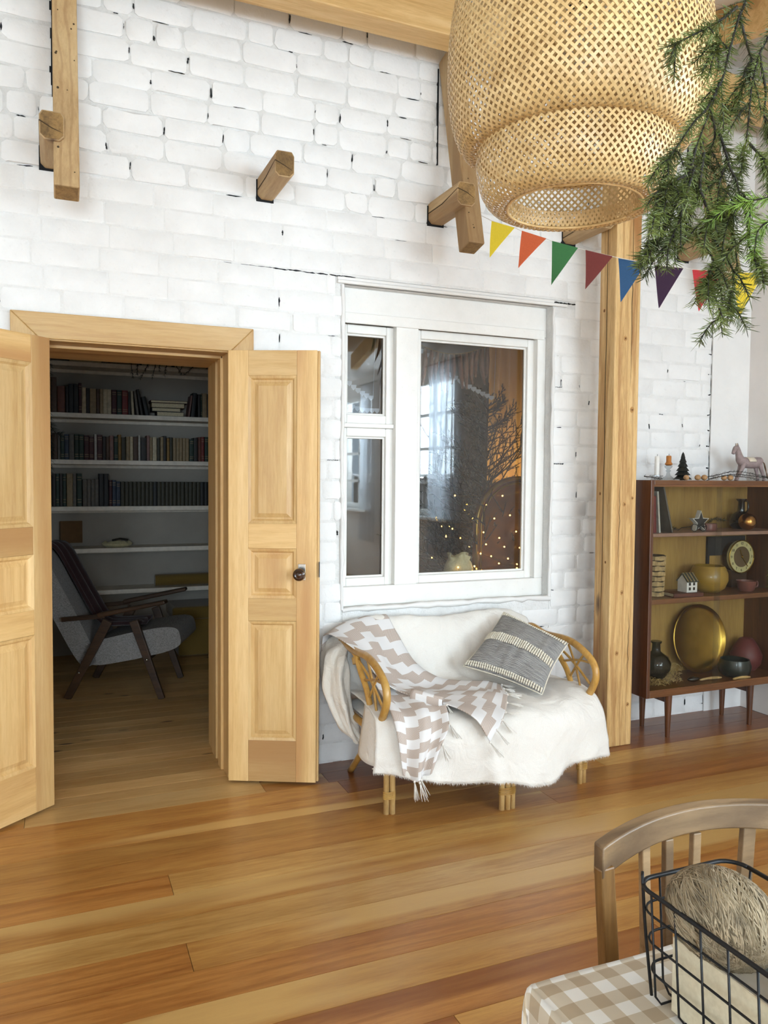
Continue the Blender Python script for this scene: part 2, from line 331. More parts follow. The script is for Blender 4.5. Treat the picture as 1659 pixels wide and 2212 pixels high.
def mods(o, bev=0, solid=0, sub=0):
    if solid: m = o.modifiers.new('solid', 'SOLIDIFY'); m.thickness = solid; m.offset = 0
    if sub: m = o.modifiers.new('sub', 'SUBSURF'); m.levels = sub; m.render_levels = sub
    if bev: m = o.modifiers.new('bevel', 'BEVEL'); m.width = bev; m.segments = 2; m.limit_method = 'ANGLE'; m.angle_limit = math.radians(35)
def tag(o, label, cat, group=None):
    o['label'] = label; o['category'] = cat
    if group: o['group'] = group
    return o
def thing(name, label, cat, loc=(0, 0, 0), rotz=0, group=None, local=False):
    o = bpy.data.objects.new(name, None); COL.objects.link(o); o.location = loc; o.rotation_euler = (0, 0, rotz); o.empty_display_size = 0.05
    ORG[o.name] = (0, 0, 0) if local else tuple(loc)
    return tag(o, label, cat, group)
def solo(name, mb, mat, label, cat, group=None, smooth=None, bev=0, solid=0, sub=0, origin=None):
    if origin is None:
        xs = [v[0] for v in mb.v]; ys = [v[1] for v in mb.v]; zs = [v[2] for v in mb.v]
        origin = ((min(xs) + max(xs)) / 2, (min(ys) + max(ys)) / 2, min(zs))
    o = link(name, mb.mesh(name, mat, origin, smooth), None, origin); ORG[o.name] = tuple(origin); mods(o, bev, solid, sub)
    return tag(o, label, cat, group)
def struct(name, mb, mat, smooth=None, bev=0, label=None):
    o = link(name, mb.mesh(name, mat, (0, 0, 0), smooth)); o['kind'] = 'structure'; mods(o, bev)
    if label: o['label'] = label
    return o
def cat_rom(pts, n):
    P = [Vector(p) for p in pts]; P = [2 * P[0] - P[1]] + P + [2 * P[-1] - P[-2]]; out = []
    for i in range(1, len(P) - 2):
        for k in range(n):
            t = k / n; a, b, c, d = P[i - 1:i + 3]
            out.append(0.5 * ((2 * b) + (c - a) * t + (2 * a - 5 * b + 4 * c - d) * t * t + (3 * b - a - 3 * c + d) * t ** 3))
    out.append(P[-2]); return out
def cr_eval(P, t):
    n = len(P) - 1; i = min(int(t * n), n - 1); f = t * n - i
    a = P[i - 1] if i > 0 else 2 * P[0] - P[1]; b = P[i]; c = P[i + 1]; d = P[i + 2] if i + 2 <= n else 2 * P[n] - P[n - 1]
    return 0.5 * ((2 * b) + (c - a) * f + (2 * a - 5 * b + 4 * c - d) * f * f + (3 * b - a - 3 * c + d) * f ** 3)
def sheet(ctrl):
    C = [[Vector(p) for p in row] for row in ctrl]
    def fn(u, v): return cr_eval([cr_eval(r, u) for r in C], v)
    return fn
def ordinal(n): return ['first', 'second', 'third', 'fourth', 'fifth', 'sixth', 'seventh', 'eighth', 'ninth', 'tenth', 'eleventh', 'twelfth', 'thirteenth', 'fourteenth', 'fifteenth', 'sixteenth', 'seventeenth', 'eighteenth', 'nineteenth', 'twentieth'][n - 1] if n <= 20 else ('%dth' % n if n % 10 not in (1, 2, 3) else '%d%s' % (n, {1: 'st', 2: 'nd', 3: 'rd'}[n % 10]))

# world points of hanging things and sofa canes
FLAGS=[((1.7680,-0.6090,2.5380),(1.8290,-0.6990,2.4920),(1.7440,-0.6380,2.3720)),
 ((1.8490,-0.7280,2.4710),(1.9090,-0.8200,2.4220),(1.8140,-0.7540,2.3090)),
 ((1.9240,-0.8440,2.4060),(1.9830,-0.9390,2.3610),(1.8970,-0.8760,2.2200)),
 ((2.0000,-0.9670,2.3480),(2.0570,-1.0650,2.3040),(1.9760,-1.0010,2.1820)),
 ((2.0680,-1.0850,2.2950),(2.1220,-1.1830,2.2570),(2.0540,-1.1250,2.1110)),
 ((2.1370,-1.2130,2.2440),(2.1870,-1.3130,2.2140),(2.1280,-1.2570,2.0680)),
 ((2.2020,-1.3440,2.2030),(2.2480,-1.4460,2.1770),(2.1950,-1.3900,2.0380)),
 ((2.2630,-1.4830,2.1630),(2.3010,-1.5800,2.1450),(2.2470,-1.5250,1.9930))]
STRING=[(1.7390,-0.5680,2.5700),(1.7680,-0.6090,2.5400),(1.8290,-0.6990,2.4920),(1.8490,-0.7280,2.4710),(1.9090,-0.8200,2.4220),(1.9240,-0.8440,2.4060),(1.9830,-0.9390,2.3610),(2.0000,-0.9670,2.3480),(2.0570,-1.0650,2.3040),(2.0680,-1.0850,2.2950),(2.1220,-1.1830,2.2570),(2.1370,-1.2130,2.2440),(2.1870,-1.3130,2.2140),(2.2020,-1.3440,2.2030),(2.2480,-1.4460,2.1770),(2.2630,-1.4830,2.1630),(2.3010,-1.5800,2.1450),(2.3060,-1.5940,2.1400),(2.3540,-1.7410,2.1040)]
TWIGS=[[(1.0160,-2.7060,2.3490),(0.9990,-2.7090,2.2450),(0.9850,-2.7140,2.1560),(0.9720,-2.7160,2.1280),(0.9530,-2.7170,2.0720),(0.9390,-2.7190,2.0270),(0.9180,-2.7180,1.9790),(0.8920,-2.7170,1.9170),(0.8670,-2.7140,1.8590),(0.8430,-2.7130,1.8090),(0.8260,-2.7140,1.7730),(0.7960,-2.7080,1.7460)],
 [(0.9660,-2.7170,2.1400),(0.9350,-2.7190,2.1140),(0.9000,-2.7190,2.0910),(0.8650,-2.7190,2.0700),(0.8300,-2.7190,2.0500)],
 [(0.9360,-2.7210,2.0250),(0.9070,-2.7240,1.9770),(0.8780,-2.7270,1.9490),(0.8480,-2.7300,1.9110),(0.8220,-2.7340,1.8800)],
 [(0.9770,-2.7110,2.1320),(0.9970,-2.7070,2.1000),(1.0140,-2.7020,2.0710),(1.0080,-2.6880,2.0330),(1.0110,-2.6780,1.9950)],
 [(0.9540,-2.7150,2.0730),(0.9420,-2.7090,2.0870),(0.9370,-2.7080,2.0730)],
 [(1.0860,-2.7150,2.3210),(1.0590,-2.7130,2.1740),(1.0390,-2.7100,2.1140),(1.0240,-2.7080,2.0850),(1.0110,-2.7080,2.0390),(1.0050,-2.7100,2.0020),(0.9980,-2.7120,1.9500),(0.9880,-2.7130,1.9060),(0.9800,-2.7130,1.8760)],
 [(0.9970,-2.7180,1.9410),(1.0040,-2.7280,1.9240),(1.0080,-2.7390,1.9050),(1.0120,-2.7490,1.8760)],
 [(1.0220,-2.7100,2.0840),(1.0390,-2.7090,2.0300),(1.0440,-2.7020,1.9980),(1.0620,-2.7000,1.9650)],
 [(0.9400,-2.7150,1.9460),(0.9440,-2.7240,1.9160),(0.9450,-2.7310,1.8930),(0.9500,-2.7400,1.8700),(0.9500,-2.7460,1.8470),(0.9420,-2.7490,1.8250),(0.9250,-2.7480,1.8020)],
 [(0.9500,-2.7210,1.9070),(0.9340,-2.7270,1.8790),(0.9220,-2.7340,1.8540),(0.9190,-2.7450,1.8300)],
 [(0.9020,-2.7230,1.9090),(0.8940,-2.7250,1.8590),(0.8960,-2.7310,1.8380),(0.9000,-2.7380,1.8090),(0.8930,-2.7400,1.7730),(0.9000,-2.7480,1.7450),(0.9050,-2.7550,1.7170),(0.9070,-2.7610,1.6820),(0.9020,-2.7640,1.6540),(0.9010,-2.7690,1.6320)],
 [(0.9070,-2.7300,1.8050),(0.9130,-2.7380,1.7760),(0.9260,-2.7490,1.7480),(0.9320,-2.7570,1.7260),(0.9250,-2.7610,1.6910),(0.9190,-2.7630,1.6730)],
 [(0.9080,-2.7440,1.7470),(0.8910,-2.7490,1.7170),(0.8810,-2.7570,1.6970)],
 [(0.9520,-2.7240,1.8680),(0.9370,-2.7270,1.8310),(0.9410,-2.7370,1.8010),(0.9450,-2.7470,1.7780)],
 [(0.9420,-2.8310,1.8190),(0.9290,-2.8180,1.8160),(0.9140,-2.8050,1.8150),(0.9040,-2.7930,1.8140)],
 [(0.9410,-2.8320,1.7860),(0.9280,-2.8200,1.7830),(0.9220,-2.8100,1.7740),(0.9230,-2.8040,1.7650)],
 [(0.9310,-2.7720,1.8230),(0.9340,-2.7800,1.7940),(0.9290,-2.7850,1.7660),(0.9310,-2.7920,1.7440),(0.9360,-2.8000,1.7310)],
 [(0.8830,-2.7260,1.9120),(0.8690,-2.7300,1.8740),(0.8480,-2.7310,1.8310),(0.8260,-2.7320,1.7870),(0.8050,-2.7330,1.7580)],
 [(0.8740,-2.7340,1.8800),(0.8550,-2.7370,1.8300),(0.8400,-2.7410,1.7930),(0.8250,-2.7440,1.7680),(0.8140,-2.7480,1.7450)],
 [(0.9170,-2.7060,1.9390),(0.9070,-2.6990,1.8840),(0.9110,-2.6970,1.8430),(0.9040,-2.6900,1.8160),(0.8980,-2.6830,1.8040)],
 [(0.8470,-2.7350,1.8490),(0.8270,-2.7390,1.8320),(0.8080,-2.7420,1.8150),(0.7850,-2.7450,1.7850)],
 [(0.8540,-2.7370,1.8630),(0.8250,-2.7430,1.8470),(0.8020,-2.7500,1.8310)],
 [(0.9270,-2.7080,1.9850),(0.9440,-2.7020,1.9520),(0.9440,-2.6890,1.9210),(0.9500,-2.6790,1.8830)]]
ARM_L=[(1.2500,-0.2910,0.6270),(1.2500,-0.4720,0.6340),(1.2500,-0.5850,0.6120),(1.2500,-0.6780,0.5660),(1.2500,-0.7040,0.5090),(1.2500,-0.6810,0.4480),(1.2500,-0.6360,0.3890),(1.2500,-0.5910,0.3530)]
ARM_L2=[(1.2500,-0.3460,0.6060),(1.2500,-0.4000,0.5510),(1.2500,-0.4750,0.4890),(1.2500,-0.5200,0.4210),(1.2500,-0.5590,0.3700),(1.2500,-0.5800,0.3500)]
ARM_R=[(2.3000,-0.2650,0.6690),(2.3000,-0.3790,0.6590),(2.3000,-0.4690,0.6410),(2.3000,-0.5440,0.6090),(2.3000,-0.5920,0.5650),(2.3000,-0.6220,0.5100),(2.3000,-0.6350,0.4470)]
# ================================================================= THE SETTING
# ---- brick wall, mortar bed first
wb = MB()
for x0, x1, z0, z1, y0, y1 in ((-3.2, -0.09, 0, 4.1, 0.0065, 0.5), (-0.09, 0.79, 2.04, 4.1, 0.0065, 0.5), (0.79, 1.306, 0, 4.1, 0.0065, 0.2), (0.79, 1.20, 0, 4.1, 0.2, 0.5), (1.306, 2.516, 0, 0.764, 0.0065, 0.2), (1.20, 2.85, 0, 0.744, 0.2, 0.5),
                               (1.306, 2.516, 2.357, 4.1, 0.0065, 0.2), (1.20, 2.85, 2.45, 4.1, 0.2, 0.5), (2.516, 3.957, 0, 4.1, 0.0065, 0.2), (2.85, 3.957, 0, 4.1, 0.2, 0.5)):
    wb.box(x0, x1, y0, y1, z0, z1)
for x0, x1, z0, z1, yy in ((-1.3, 3.655, 2.392, 2.70, 0.0018), (-1.3, -0.09, 2.04, 2.392, 0.0018), (-0.09, 0.79, 2.06, 2.392, 0.0018), (0.79, 1.26, 0, 2.392, 0.0032), (2.66, 3.655, 0, 2.392, 0.0028), (2.522, 2.66, 0, 2.35, 0.0035), (-1.3, -0.09, 0, 2.04, 0.003), (1.306, 2.516, 0, 0.764, 0.003)):
    wb.box(x0, x1, yy, 0.0065, z0, z1, 1)   # paint fills the joints more in the lower, smoother part
wall = struct('wall_back', wb, ['mortar_grey', 'mortar_white'], label='white painted brick wall with doorway and inner window')
rb = random.Random(11)
def free(z0, z1):
    iv = [(-1.3, 3.655)]
    def cut(a, b):
        nonlocal iv; o = []
        for p, q in iv:
            if b <= p or a >= q: o.append((p, q))
            else:
                if a > p: o.append((p, a))
                if b < q: o.append((b, q))
        iv = o
    if z0 < 2.06: cut(-0.10, 0.80)
    if z1 > 0.77 and z0 < 2.35: cut(1.300, 2.522)
    if z1 > 2.352 and z0 < 2.392: cut(1.26, 2.66)
    return iv
def brick_mesh(w, h, d, rough):
    """rounded, slightly battered brick face, w x h, front at y=0, back at y=d"""
    hw, hh = w / 2, h / 2; c = min(0.004 + rough * 0.014, hh * 0.5)
    def ring(inset, y, jit):
        x, z = hw - inset, hh - inset; cc = c
        pts = [(-x + cc, -z), (0, -z), (x - cc, -z), (x, -z + cc), (x, z - cc), (x - cc, z), (0, z), (-x + cc, z), (-x, z - cc), (-x, -z + cc)]
        return [(a + rb.uniform(-jit, jit), y + rb.uniform(-jit, jit) * 0.4, b + rb.uniform(-jit, jit)) for a, b in pts]
    j = 0.0012 + rough * 0.0036
    r0 = ring(0.004 + rough * 0.004, 0, j); r1 = ring(0.0008, 0.0028 + rough * 0.0015, j); r2 = [(a, d, b) for a, _, b in r1]
    vs = r0 + r1 + r2; n = 10
    fs = [tuple(range(n))] + [(i, i + n, (i + 1) % n + n, (i + 1) % n) for i in range(n)] + [(i + n, i + 2 * n, (i + 1) % n + 2 * n, (i + 1) % n + n) for i in range(n)]
    return vs, fs
bricks = []; gaps = MB()
def slot(p, q, r):
    n = 5; pts = []; rad = []
    for i in range(n + 1):
        t = i / n; pts.append((p[0] + (q[0] - p[0]) * t + rb.uniform(-0.2, 0.2) * r, 0.0015, p[1] + (q[1] - p[1]) * t + rb.uniform(-0.25, 0.25) * r)); rad.append(r * rb.uniform(0.4, 1.0) * (0.3 if i in (0, n) else 1))
    gaps.tube(pts, rad, 5)
k = 0; z = 0.0
while z < 3.62:
    h = 0.1
    smooth_zone = 2.12 < z < 2.68
    for a, b in free(z + 0.004, z + h - 0.004):
        x = a - rb.uniform(0, 0.12)
        while x < b - 0.02:
            L = rb.choice((0.25, 0.25, 0.26, 0.24, 0.125)) if not smooth_zone else rb.choice((0.26, 0.27, 0.25))
            p, q = max(x, a), min(x + L, b)
            rough = (0.1 if smooth_zone else (0.9 if z > 2.68 else 0.45)) * rb.uniform(0.6, 1.2)
            jx = 0.0025 if smooth_zone else rb.uniform(0.004, 0.011); jz = 0.004 if smooth_zone else rb.uniform(0.005, 0.010)
            if q - p > 0.03: bricks.append((p + jx / 2, q - jx / 2, z + jz / 2, z + h - jz / 2, rough))
            # mortar fallen out of some joints: black slots
            pr = 0.34 if z > 2.68 else (0.05 if smooth_zone else 0.16)
            if rb.random() < pr and a + 0.02 < x + L < b - 0.02:
                zz = z + rb.uniform(0.01, 0.05); hh = rb.uniform(0.012, 0.045)
                slot((x + L + rb.uniform(-0.003, 0.003), zz), (x + L + rb.uniform(-0.003, 0.003), min(zz + hh, z + h - 0.008)), rb.uniform(0.0018, 0.0052))
            if rb.random() < pr * 0.8:
                xx = p + rb.uniform(0, max(0.01, q - p - 0.06)); ll = rb.uniform(0.015, 0.075)
                slot((xx, z + rb.uniform(-0.002, 0.002)), (min(xx + ll, q), z + rb.uniform(-0.003, 0.001)), rb.uniform(0.0014, 0.0038))
            x += L
    z += h; k += 1
def vis(b):
    x0, x1, z0, z1, r = b; xm, zm = (x0 + x1) / 2, (z0 + z1) / 2
    d = math.sqrt(xm * xm + 3.65 ** 2 + (zm - 1.42) ** 2); s = (x1 - x0) * (z1 - z0) / d ** 3
    if xm < -0.30 or zm > 3.45 or (xm < -0.17 and zm < 2.0) or (xm > 2.95 and 0.25 < zm < 1.40) or (xm > 2.55 and xm < 2.8) or (1.4 < xm < 2.3 and 0.2 < zm < 0.62) or (0.75 < xm < 1.12 and zm < 1.95) or (1.95 < xm < 3.1 and zm > 2.95): s *= 0.02
    return s
bricks.sort(key=vis, reverse=True); rest = MB()
for i, (x0, x1, z0, z1, r) in enumerate(bricks):
    vs, fs = brick_mesh(x1 - x0, z1 - z0, 0.012, r); dy = rb.uniform(-0.0025, 0.002) * (0.3 + r)
    c = ((x0 + x1) / 2, dy, (z0 + z1) / 2)
    if i < 300:
        tilt = rb.uniform(-0.010, 0.010) * r; c = (c[0], c[1], c[2] + 0.004 * math.sin(c[0] * 2.1 + c[2] * 9) * r)
        o = link('brick', MB().add(vs, fs).mesh('brick', 'brick_white', (0, 0, 0), 40), wall, c); o.rotation_euler = (rb.uniform(-0.012, 0.012) * r, tilt, rb.uniform(-0.006, 0.006) * r)
    else: rest.add([(a + c[0], b_ + c[1], d + c[2]) for a, b_, d in vs], fs)
o = part('brickwork', rest, 'brick_white', wall, 40, kind='stuff')
# long cracks over the window's old lintel and beside the rafter holes
for x0, x1, zc, hh in ((0.95, 1.36, 2.392, 0.008), (0.72, 0.95, 2.395, 0.003), (2.50, 2.66, 2.378, 0.010), (0.98, 1.06, 1.30, 0.004), (2.52, 2.60, 1.50, 0.007), (2.53, 2.58, 1.92, 0.004), (1.03, 1.12, 1.30, 0.006), (1.22, 1.28, 1.50, 0.004), (1.0, 1.1, 1.695, 0.003)):
    n = 6
    for q in range(n):
        a = x0 + (x1 - x0) * q / n; slot((a, zc + rb.uniform(-0.002, 0.002)), (a + (x1 - x0) / n * 1.05, zc + rb.uniform(-0.002, 0.002)), hh * 0.55)
z = 0.05
while z < 3.3:   # ragged seam between brick and the plastered strip
    slot((3.655, z), (3.654, z + rb.uniform(0.04, 0.12)), 0.0022); slot((3.622 + rb.uniform(0, 0.02), z), (3.655, z + rb.uniform(-0.006, 0.006)), 0.005); z += rb.uniform(0.07, 0.14)
part('joint_gaps', gaps, 'crack_dark', wall, kind='stuff')
pl = MB().box(3.657, 3.957, -0.006, 0.02, 0, 4.0)
part('plaster_strip', pl, 'plaster_white', wall)
# timber lintel ledge and rough plaster beads round the window opening
lt = MB().box(1.27, 2.60, -0.012, 0.02, 2.357, 2.372); lt.box(1.27, 2.52, -0.004, 0.02, 2.374, 2.389)
part('lintel', lt, 'plaster_white', wall, bev=0.003)
def bead(p0, p1, r, seed):
    rr = random.Random(seed); n = 26; pts = []; rad = []
    for i in range(n + 1):
        t = i / n; p = Vector(p0).lerp(Vector(p1), t); pts.append(p + Vector((rr.uniform(-1, 1), rr.uniform(-0.3, 0.3), rr.uniform(-1, 1))) * r * 0.35); rad.append(r * rr.uniform(0.6, 1.25))
    return pts, rad
for sd, (a, b, r) in enumerate((((1.300, 0.002, 0.76), (1.300, 0.002, 2.35), 0.010), ((2.522, 0.002, 0.76), (2.522, 0.002, 2.35), 0.011), ((1.30, 0.002, 0.760), (2.53, 0.002, 0.760), 0.015))):
    pts, rad = bead(a, b, r, sd); part('plaster_edge', MB().tube(pts, rad, 7), 'plaster_white', wall, 60)
# ---- other walls, ceiling
WR = [(-7.2, -6.0), (-5.35, -3.62)]; wz0, wz1 = 0.97, 2.56
wr = MB(); ys = [-7.8, -7.2, -6.0, -5.35, -3.62, 0.5]
for i in range(5):
    if i % 2 == 0: wr.box(3.957, 4.12, ys[i], ys[i + 1], 0, 4.1)
    else: wr.box(3.957, 4.12, ys[i], ys[i + 1], 0, wz0); wr.box(3.957, 4.12, ys[i], ys[i + 1], wz1, 4.1)
struct('wall_right', wr, 'plaster_pink')
for i, (a, b) in enumerate(WR):
    w = struct('window_%d' % (i + 1), MB().box(4.0, 4.05, a, a + 0.06, wz0, wz1).box(4.0, 4.05, b - 0.06, b, wz0, wz1).box(4.0, 4.05, a, b, wz1 - 0.07, wz1).box(4.0, 4.05, a, b, wz0, wz0 + 0.07), 'window_paint', bev=0.004, label='white window of the right-hand wall, mirrored in the panes of the inner window')
    for zz in (1.36, 1.75, 2.14): part('glazing_bar', MB().box(4.005, 4.04, a + 0.06, b - 0.06, zz - 0.018, zz + 0.018), 'window_paint', w)
    for q in ((0.5,) if b - a < 1.5 else (0.33, 0.66)): yq = a + (b - a) * q; part('glazing_bar', MB().box(4.005, 4.04, yq - 0.02, yq + 0.02, wz0 + 0.07, wz1 - 0.07), 'window_paint', w)
    part('sill', MB().box(3.84, 4.0, a - 0.06, b + 0.06, wz0 - 0.035, wz0), 'window_paint', w, bev=0.004)
wl = MB().box(-3.36, -3.2, -7.8, 0.5, 0, 4.1); struct('wall_left', wl, 'plaster_white')
wf = MB().box(-3.2, -1.95, -7.8, -7.6, 0, 3.2).box(-0.45, 1.45, -7.8, -7.6, 0, 3.2).box(3.85, 3.957, -7.8, -7.6, 0, 3.2).box(1.45, 3.85, -7.8, -7.6, 0, 0.8).box(1.45, 3.85, -7.8, -7.6, 2.55, 3.2).box(-1.95, -0.45, -7.8, -7.6, 0, 0.85).box(-1.95, -0.45, -7.8, -7.6, 2.45, 3.2)  # openings cut to let in the added fill lights
struct('wall_front', wf, 'plaster_white')
def roofz(y): return 3.65 + 0.26 * (max(y, -4.3) + 0.27)
cl = MB()
for ya, yb in ((-7.8, -4.3), (-4.3, 0.5)): cl.hexa([(-3.3, ya, roofz(ya) + 0.19), (4.1, ya, roofz(ya) + 0.19), (4.1, yb, roofz(yb) + 0.19), (-3.3, yb, roofz(yb) + 0.19), (-3.3, ya, roofz(ya) + 0.3), (4.1, ya, roofz(ya) + 0.3), (4.1, yb, roofz(yb) + 0.3), (-3.3, yb, roofz(yb) + 0.3)])
ceil = struct('ceiling', cl, 'plaster_white')
for i in range(24):
    y1 = 0.0 - i * 0.13; y0 = y1 - 0.127; th = 0.022
    b = MB().hexa([(-3.19, y0, roofz(y0) + 0.165), (3.95, y0, roofz(y0) + 0.165), (3.95, y1, roofz(y1) + 0.165), (-3.19, y1, roofz(y1) + 0.165), (-3.19, y0, roofz(y0) + 0.187), (3.95, y0, roofz(y0) + 0.187), (3.95, y1, roofz(y1) + 0.187), (-3.19, y1, roofz(y1) + 0.187)])
    part('ceiling_board', b, 'plaster_white', ceil, bev=0.004)
def beam(name, mb, mat, label, cat='beam', group=None, bev=0.006): return solo(name, mb, mat, label, cat, group, bev=bev)
beam('wall_plate_beam', MB().box(-3.19, 3.95, -0.335, -0.20, 3.45, 3.625), 'timber_h', 'long pale timber beam along the top of the brick wall')
for i, x in enumerate((1.02, 2.02, 3.02)):
    y0, y1 = -4.3, -0.05
    b = MB().hexa([(x, y0, roofz(y0)), (x + 0.08, y0, roofz(y0)), (x + 0.08, y1, roofz(y1)), (x, y1, roofz(y1)), (x, y0, roofz(y0) + 0.16), (x + 0.08, y0, roofz(y0) + 0.16), (x + 0.08, y1, roofz(y1) + 0.16), (x, y1, roofz(y1) + 0.16)])
    beam('roof_rafter', b, 'timber_h', ['pale sloping roof rafter just above the picture over the brick wall', 'pale sloping roof rafter hidden behind the woven lamp', 'pale sloping roof rafter at top right behind the fir branch'][i], 'rafter', 'sloping rafters under the ceiling')
# ---- post
post = thing('timber_post', 'square pale timber post standing between sofa and glass cabinet', 'post', (2.748, -0.265, 0))
part('shaft', MB().box(2.668, 2.828, -0.330, -0.200, 0.0, 3.45), 'timber_v', post, bev=0.006)
ck = MB()
for (x, y, z0, z1, w) in ((2.667, -0.262, 0.3, 3.2, 0.0022), (2.72, -0.3305, 0.9, 1.5, 0.0015), (2.795, -0.3305, 0.35, 0.75, 0.0018), (2.775, -0.3305, 1.9, 2.9, 0.002)):
    n = 14; pts = [(x + (rb.uniform(-0.004, 0.004) if abs(y + 0.3305) < 1e-3 else 0), y + (rb.uniform(-0.004, 0.004) if abs(y + 0.3305) > 1e-3 else 0), z0 + (z1 - z0) * i / n) for i in range(n + 1)]
    ck.tube(pts, [w * max(0.15, math.sin(PI * i / n)) for i in range(n + 1)], 5)
part('drying_crack', ck, 'birch_dark', post)
for x, z, r in ((2.752, 1.286, 0.009), (2.803, 1.318, 0.007), (2.747, 0.82, 0.009), (2.722, 0.50, 0.009), (2.735, 2.147, 0.009), (2.788, 1.78, 0.011), (2.80, 0.22, 0.008)):
    kn = part('knot', MB().lathe([(r * 1.25, -0.0008), (r * 1.15, 0.0008), (0, 0.0011)], (0, 0, 0), 14, 0, 1, 1.25).xform(Matrix.Translation((x, -0.3302, z)) @ Matrix.Rotation(PI / 2, 4, 'X')), 'knot_brown', post)
    part('knot_heart', MB().lathe([(r * 0.55, 0.0), (r * 0.5, 0.0016), (0, 0.0018)], (0, 0, 0), 12, 0, 1, 1.3).xform(Matrix.Translation((x, -0.3302, z)) @ Matrix.Rotation(PI / 2, 4, 'X')), 'knot_dark', kn)
for y, z, r in ((-0.235, 1.34, 0.007), (-0.29, 0.98, 0.006), (-0.24, 2.3, 0.007)):
    part('knot', MB().lathe([(r, -0.0008), (r * 0.9, 0.0008), (0, 0.0012)], (0, 0, 0), 12, 0, 1.3, 1).xform(Matrix.Translation((2.6678, y, z)) @ Matrix.Rotation(-PI / 2, 4, 'Y')), 'knot_dark', post)
# ---- old joist ends and rafter tails sticking out of the wall
def timber_end(i, x0, x1, rafter, label, zt=2.81, zb=2.70, front=-0.315):
    t = thing('old_roof_timber', label, 'timber', ((x0 + x1) / 2, -0.15, zb), 0, 'old timber ends in the brick wall')
    rr = random.Random(40 + i)
    j = MB(); c = 0.018
    poly = [(x0 + c, zb), (x1 - c, zb), (x1, zb + c), (x1, zt - c), (x1 - c * .6, zt), (x0 + c * .6, zt), (x0, zt - c), (x0, zb + c)]
    j.prism(poly, front, 0.05, 'Y')
    jo = part('joist_end', j, 'old_timber', t, bev=0.004)
    e = MB().prism([(px * 1.0, pz) for px, pz in [((x0 + x1) / 2 + (a - (x0 + x1) / 2) * 0.9, (zb + zt) / 2 + (b - (zb + zt) / 2) * 0.9) for a, b in poly]], front - 0.002, front + 0.002, 'Y')
    part('end_grain_face', e, 'end_grain', jo)
    cr = MB(); z = (zb + zt) / 2 + rr.uniform(-0.02, 0.02)
    cr.tube([(x0 - 0.0005, 0.0, z - 0.01), (x0 - 0.0005, front * 0.5, z + rr.uniform(-0.01, 0.01)), (x0 - 0.0005, front, z + 0.015)], [0.003, 0.0025, 0.001], 5)
    cr.tube([(x0, front - 0.002, z + 0.015), ((x0 + x1) / 2, front - 0.0025, z + rr.uniform(-0.01, 0.03)), (x1 - 0.01, front - 0.002, z - 0.02)], [0.0025, 0.0018, 0.0008], 5)
    part('crack', cr, 'birch_dark', jo)
    hl = MB().box(x0 - 0.006, x1 - 0.01, -0.003, 0.012, zb - 0.010, zt - 0.02)
    part('wall_pocket', hl, 'crack_dark', t)
    if rafter:
        rx0, rx1 = rafter; top = (-0.005, 3.50); bot = (-0.245, 2.50); n = Vector((-(3.50 - 2.50), 0.0 + (bot[0] - top[0]))).normalized()
        dv = Vector((bot[0] - top[0], bot[1] - top[1])).normalized(); nv = Vector((-abs(dv.y), dv.x if dv.x > 0 else -abs(dv.x) * -1 * -1))
        th = 0.105; nv = Vector((dv.y, -dv.x)); 
        if nv.x > 0: nv = -nv
        a, b = Vector(top), Vector(bot)
        p = [a, b, b + nv * th, a + nv * th]
        P = [(rx0, p[1].x, p[1].y), (rx1, p[1].x, p[1].y), (rx1, p[2].x, p[2].y), (rx0, p[2].x, p[2].y), (rx0, p[0].x, p[0].y), (rx1, p[0].x, p[0].y), (rx1, p[3].x, p[3].y), (rx0, p[3].x, p[3].y)]
        ra = part('rafter_tail', MB().hexa(P), 'old_timber_z', t, bev=0.005)
        e = MB(); b0 = b + dv * 0.0015
        e.add([(rx0 + 0.006, b0.x + nv.x * 0.006, b0.y + nv.y * 0.006), (rx1 - 0.006, b0.x + nv.x * 0.006, b0.y + nv.y * 0.006), (rx1 - 0.006, b0.x + nv.x * (th - 0.006), b0.y + nv.y * (th - 0.006)), (rx0 + 0.006, b0.x + nv.x * (th - 0.006), b0.y + nv.y * (th - 0.006))], [(0, 1, 2, 3), (3, 2, 1, 0)])
        part('end_grain_face', e, 'end_grain', ra)
        kn = MB()
        for q in range(14):
            s_ = rr.uniform(0.05, 0.95); pt = a + (b - a) * s_ + nv * (th + 0.0005); xx = rr.uniform(rx0 + 0.01, rx1 - 0.01)
            kn.ball((xx, pt.x, pt.y), rr.uniform(0.002, 0.005), 6, 4)
        part('nail_hole', kn, 'birch_dark', ra, kind='stuff')
        ws = MB(); zz = 3.0
        while zz < 3.46: hh = rr.uniform(0.02, 0.06); ws.box(rx0 - rr.uniform(0.002, 0.012 if i == 0 else 0.004), rx0 + (0.03 if i == 0 else 0.004), -0.003, 0.012, zz, zz + hh); zz += hh
        part('wall_slot', ws, 'crack_dark', t)
timber_end(0, -0.045, 0.045, (0.005, 0.098), 'old rafter tail and joist end above the open double door')
timber_end(1, 0.876, 0.962, None, 'single old joist stub sticking out of the upper brick wall')
timber_end(2, 1.753, 1.85, (1.80, 1.885), 'old rafter tail and joist end beside the woven lamp')
timber_end(3, 2.566, 2.660, None, 'old joist stub beside the top of the timber post')
timber_end(4, 3.372, 3.465, (3.43, 3.52), 'old rafter tail and joist end behind the fir branch')

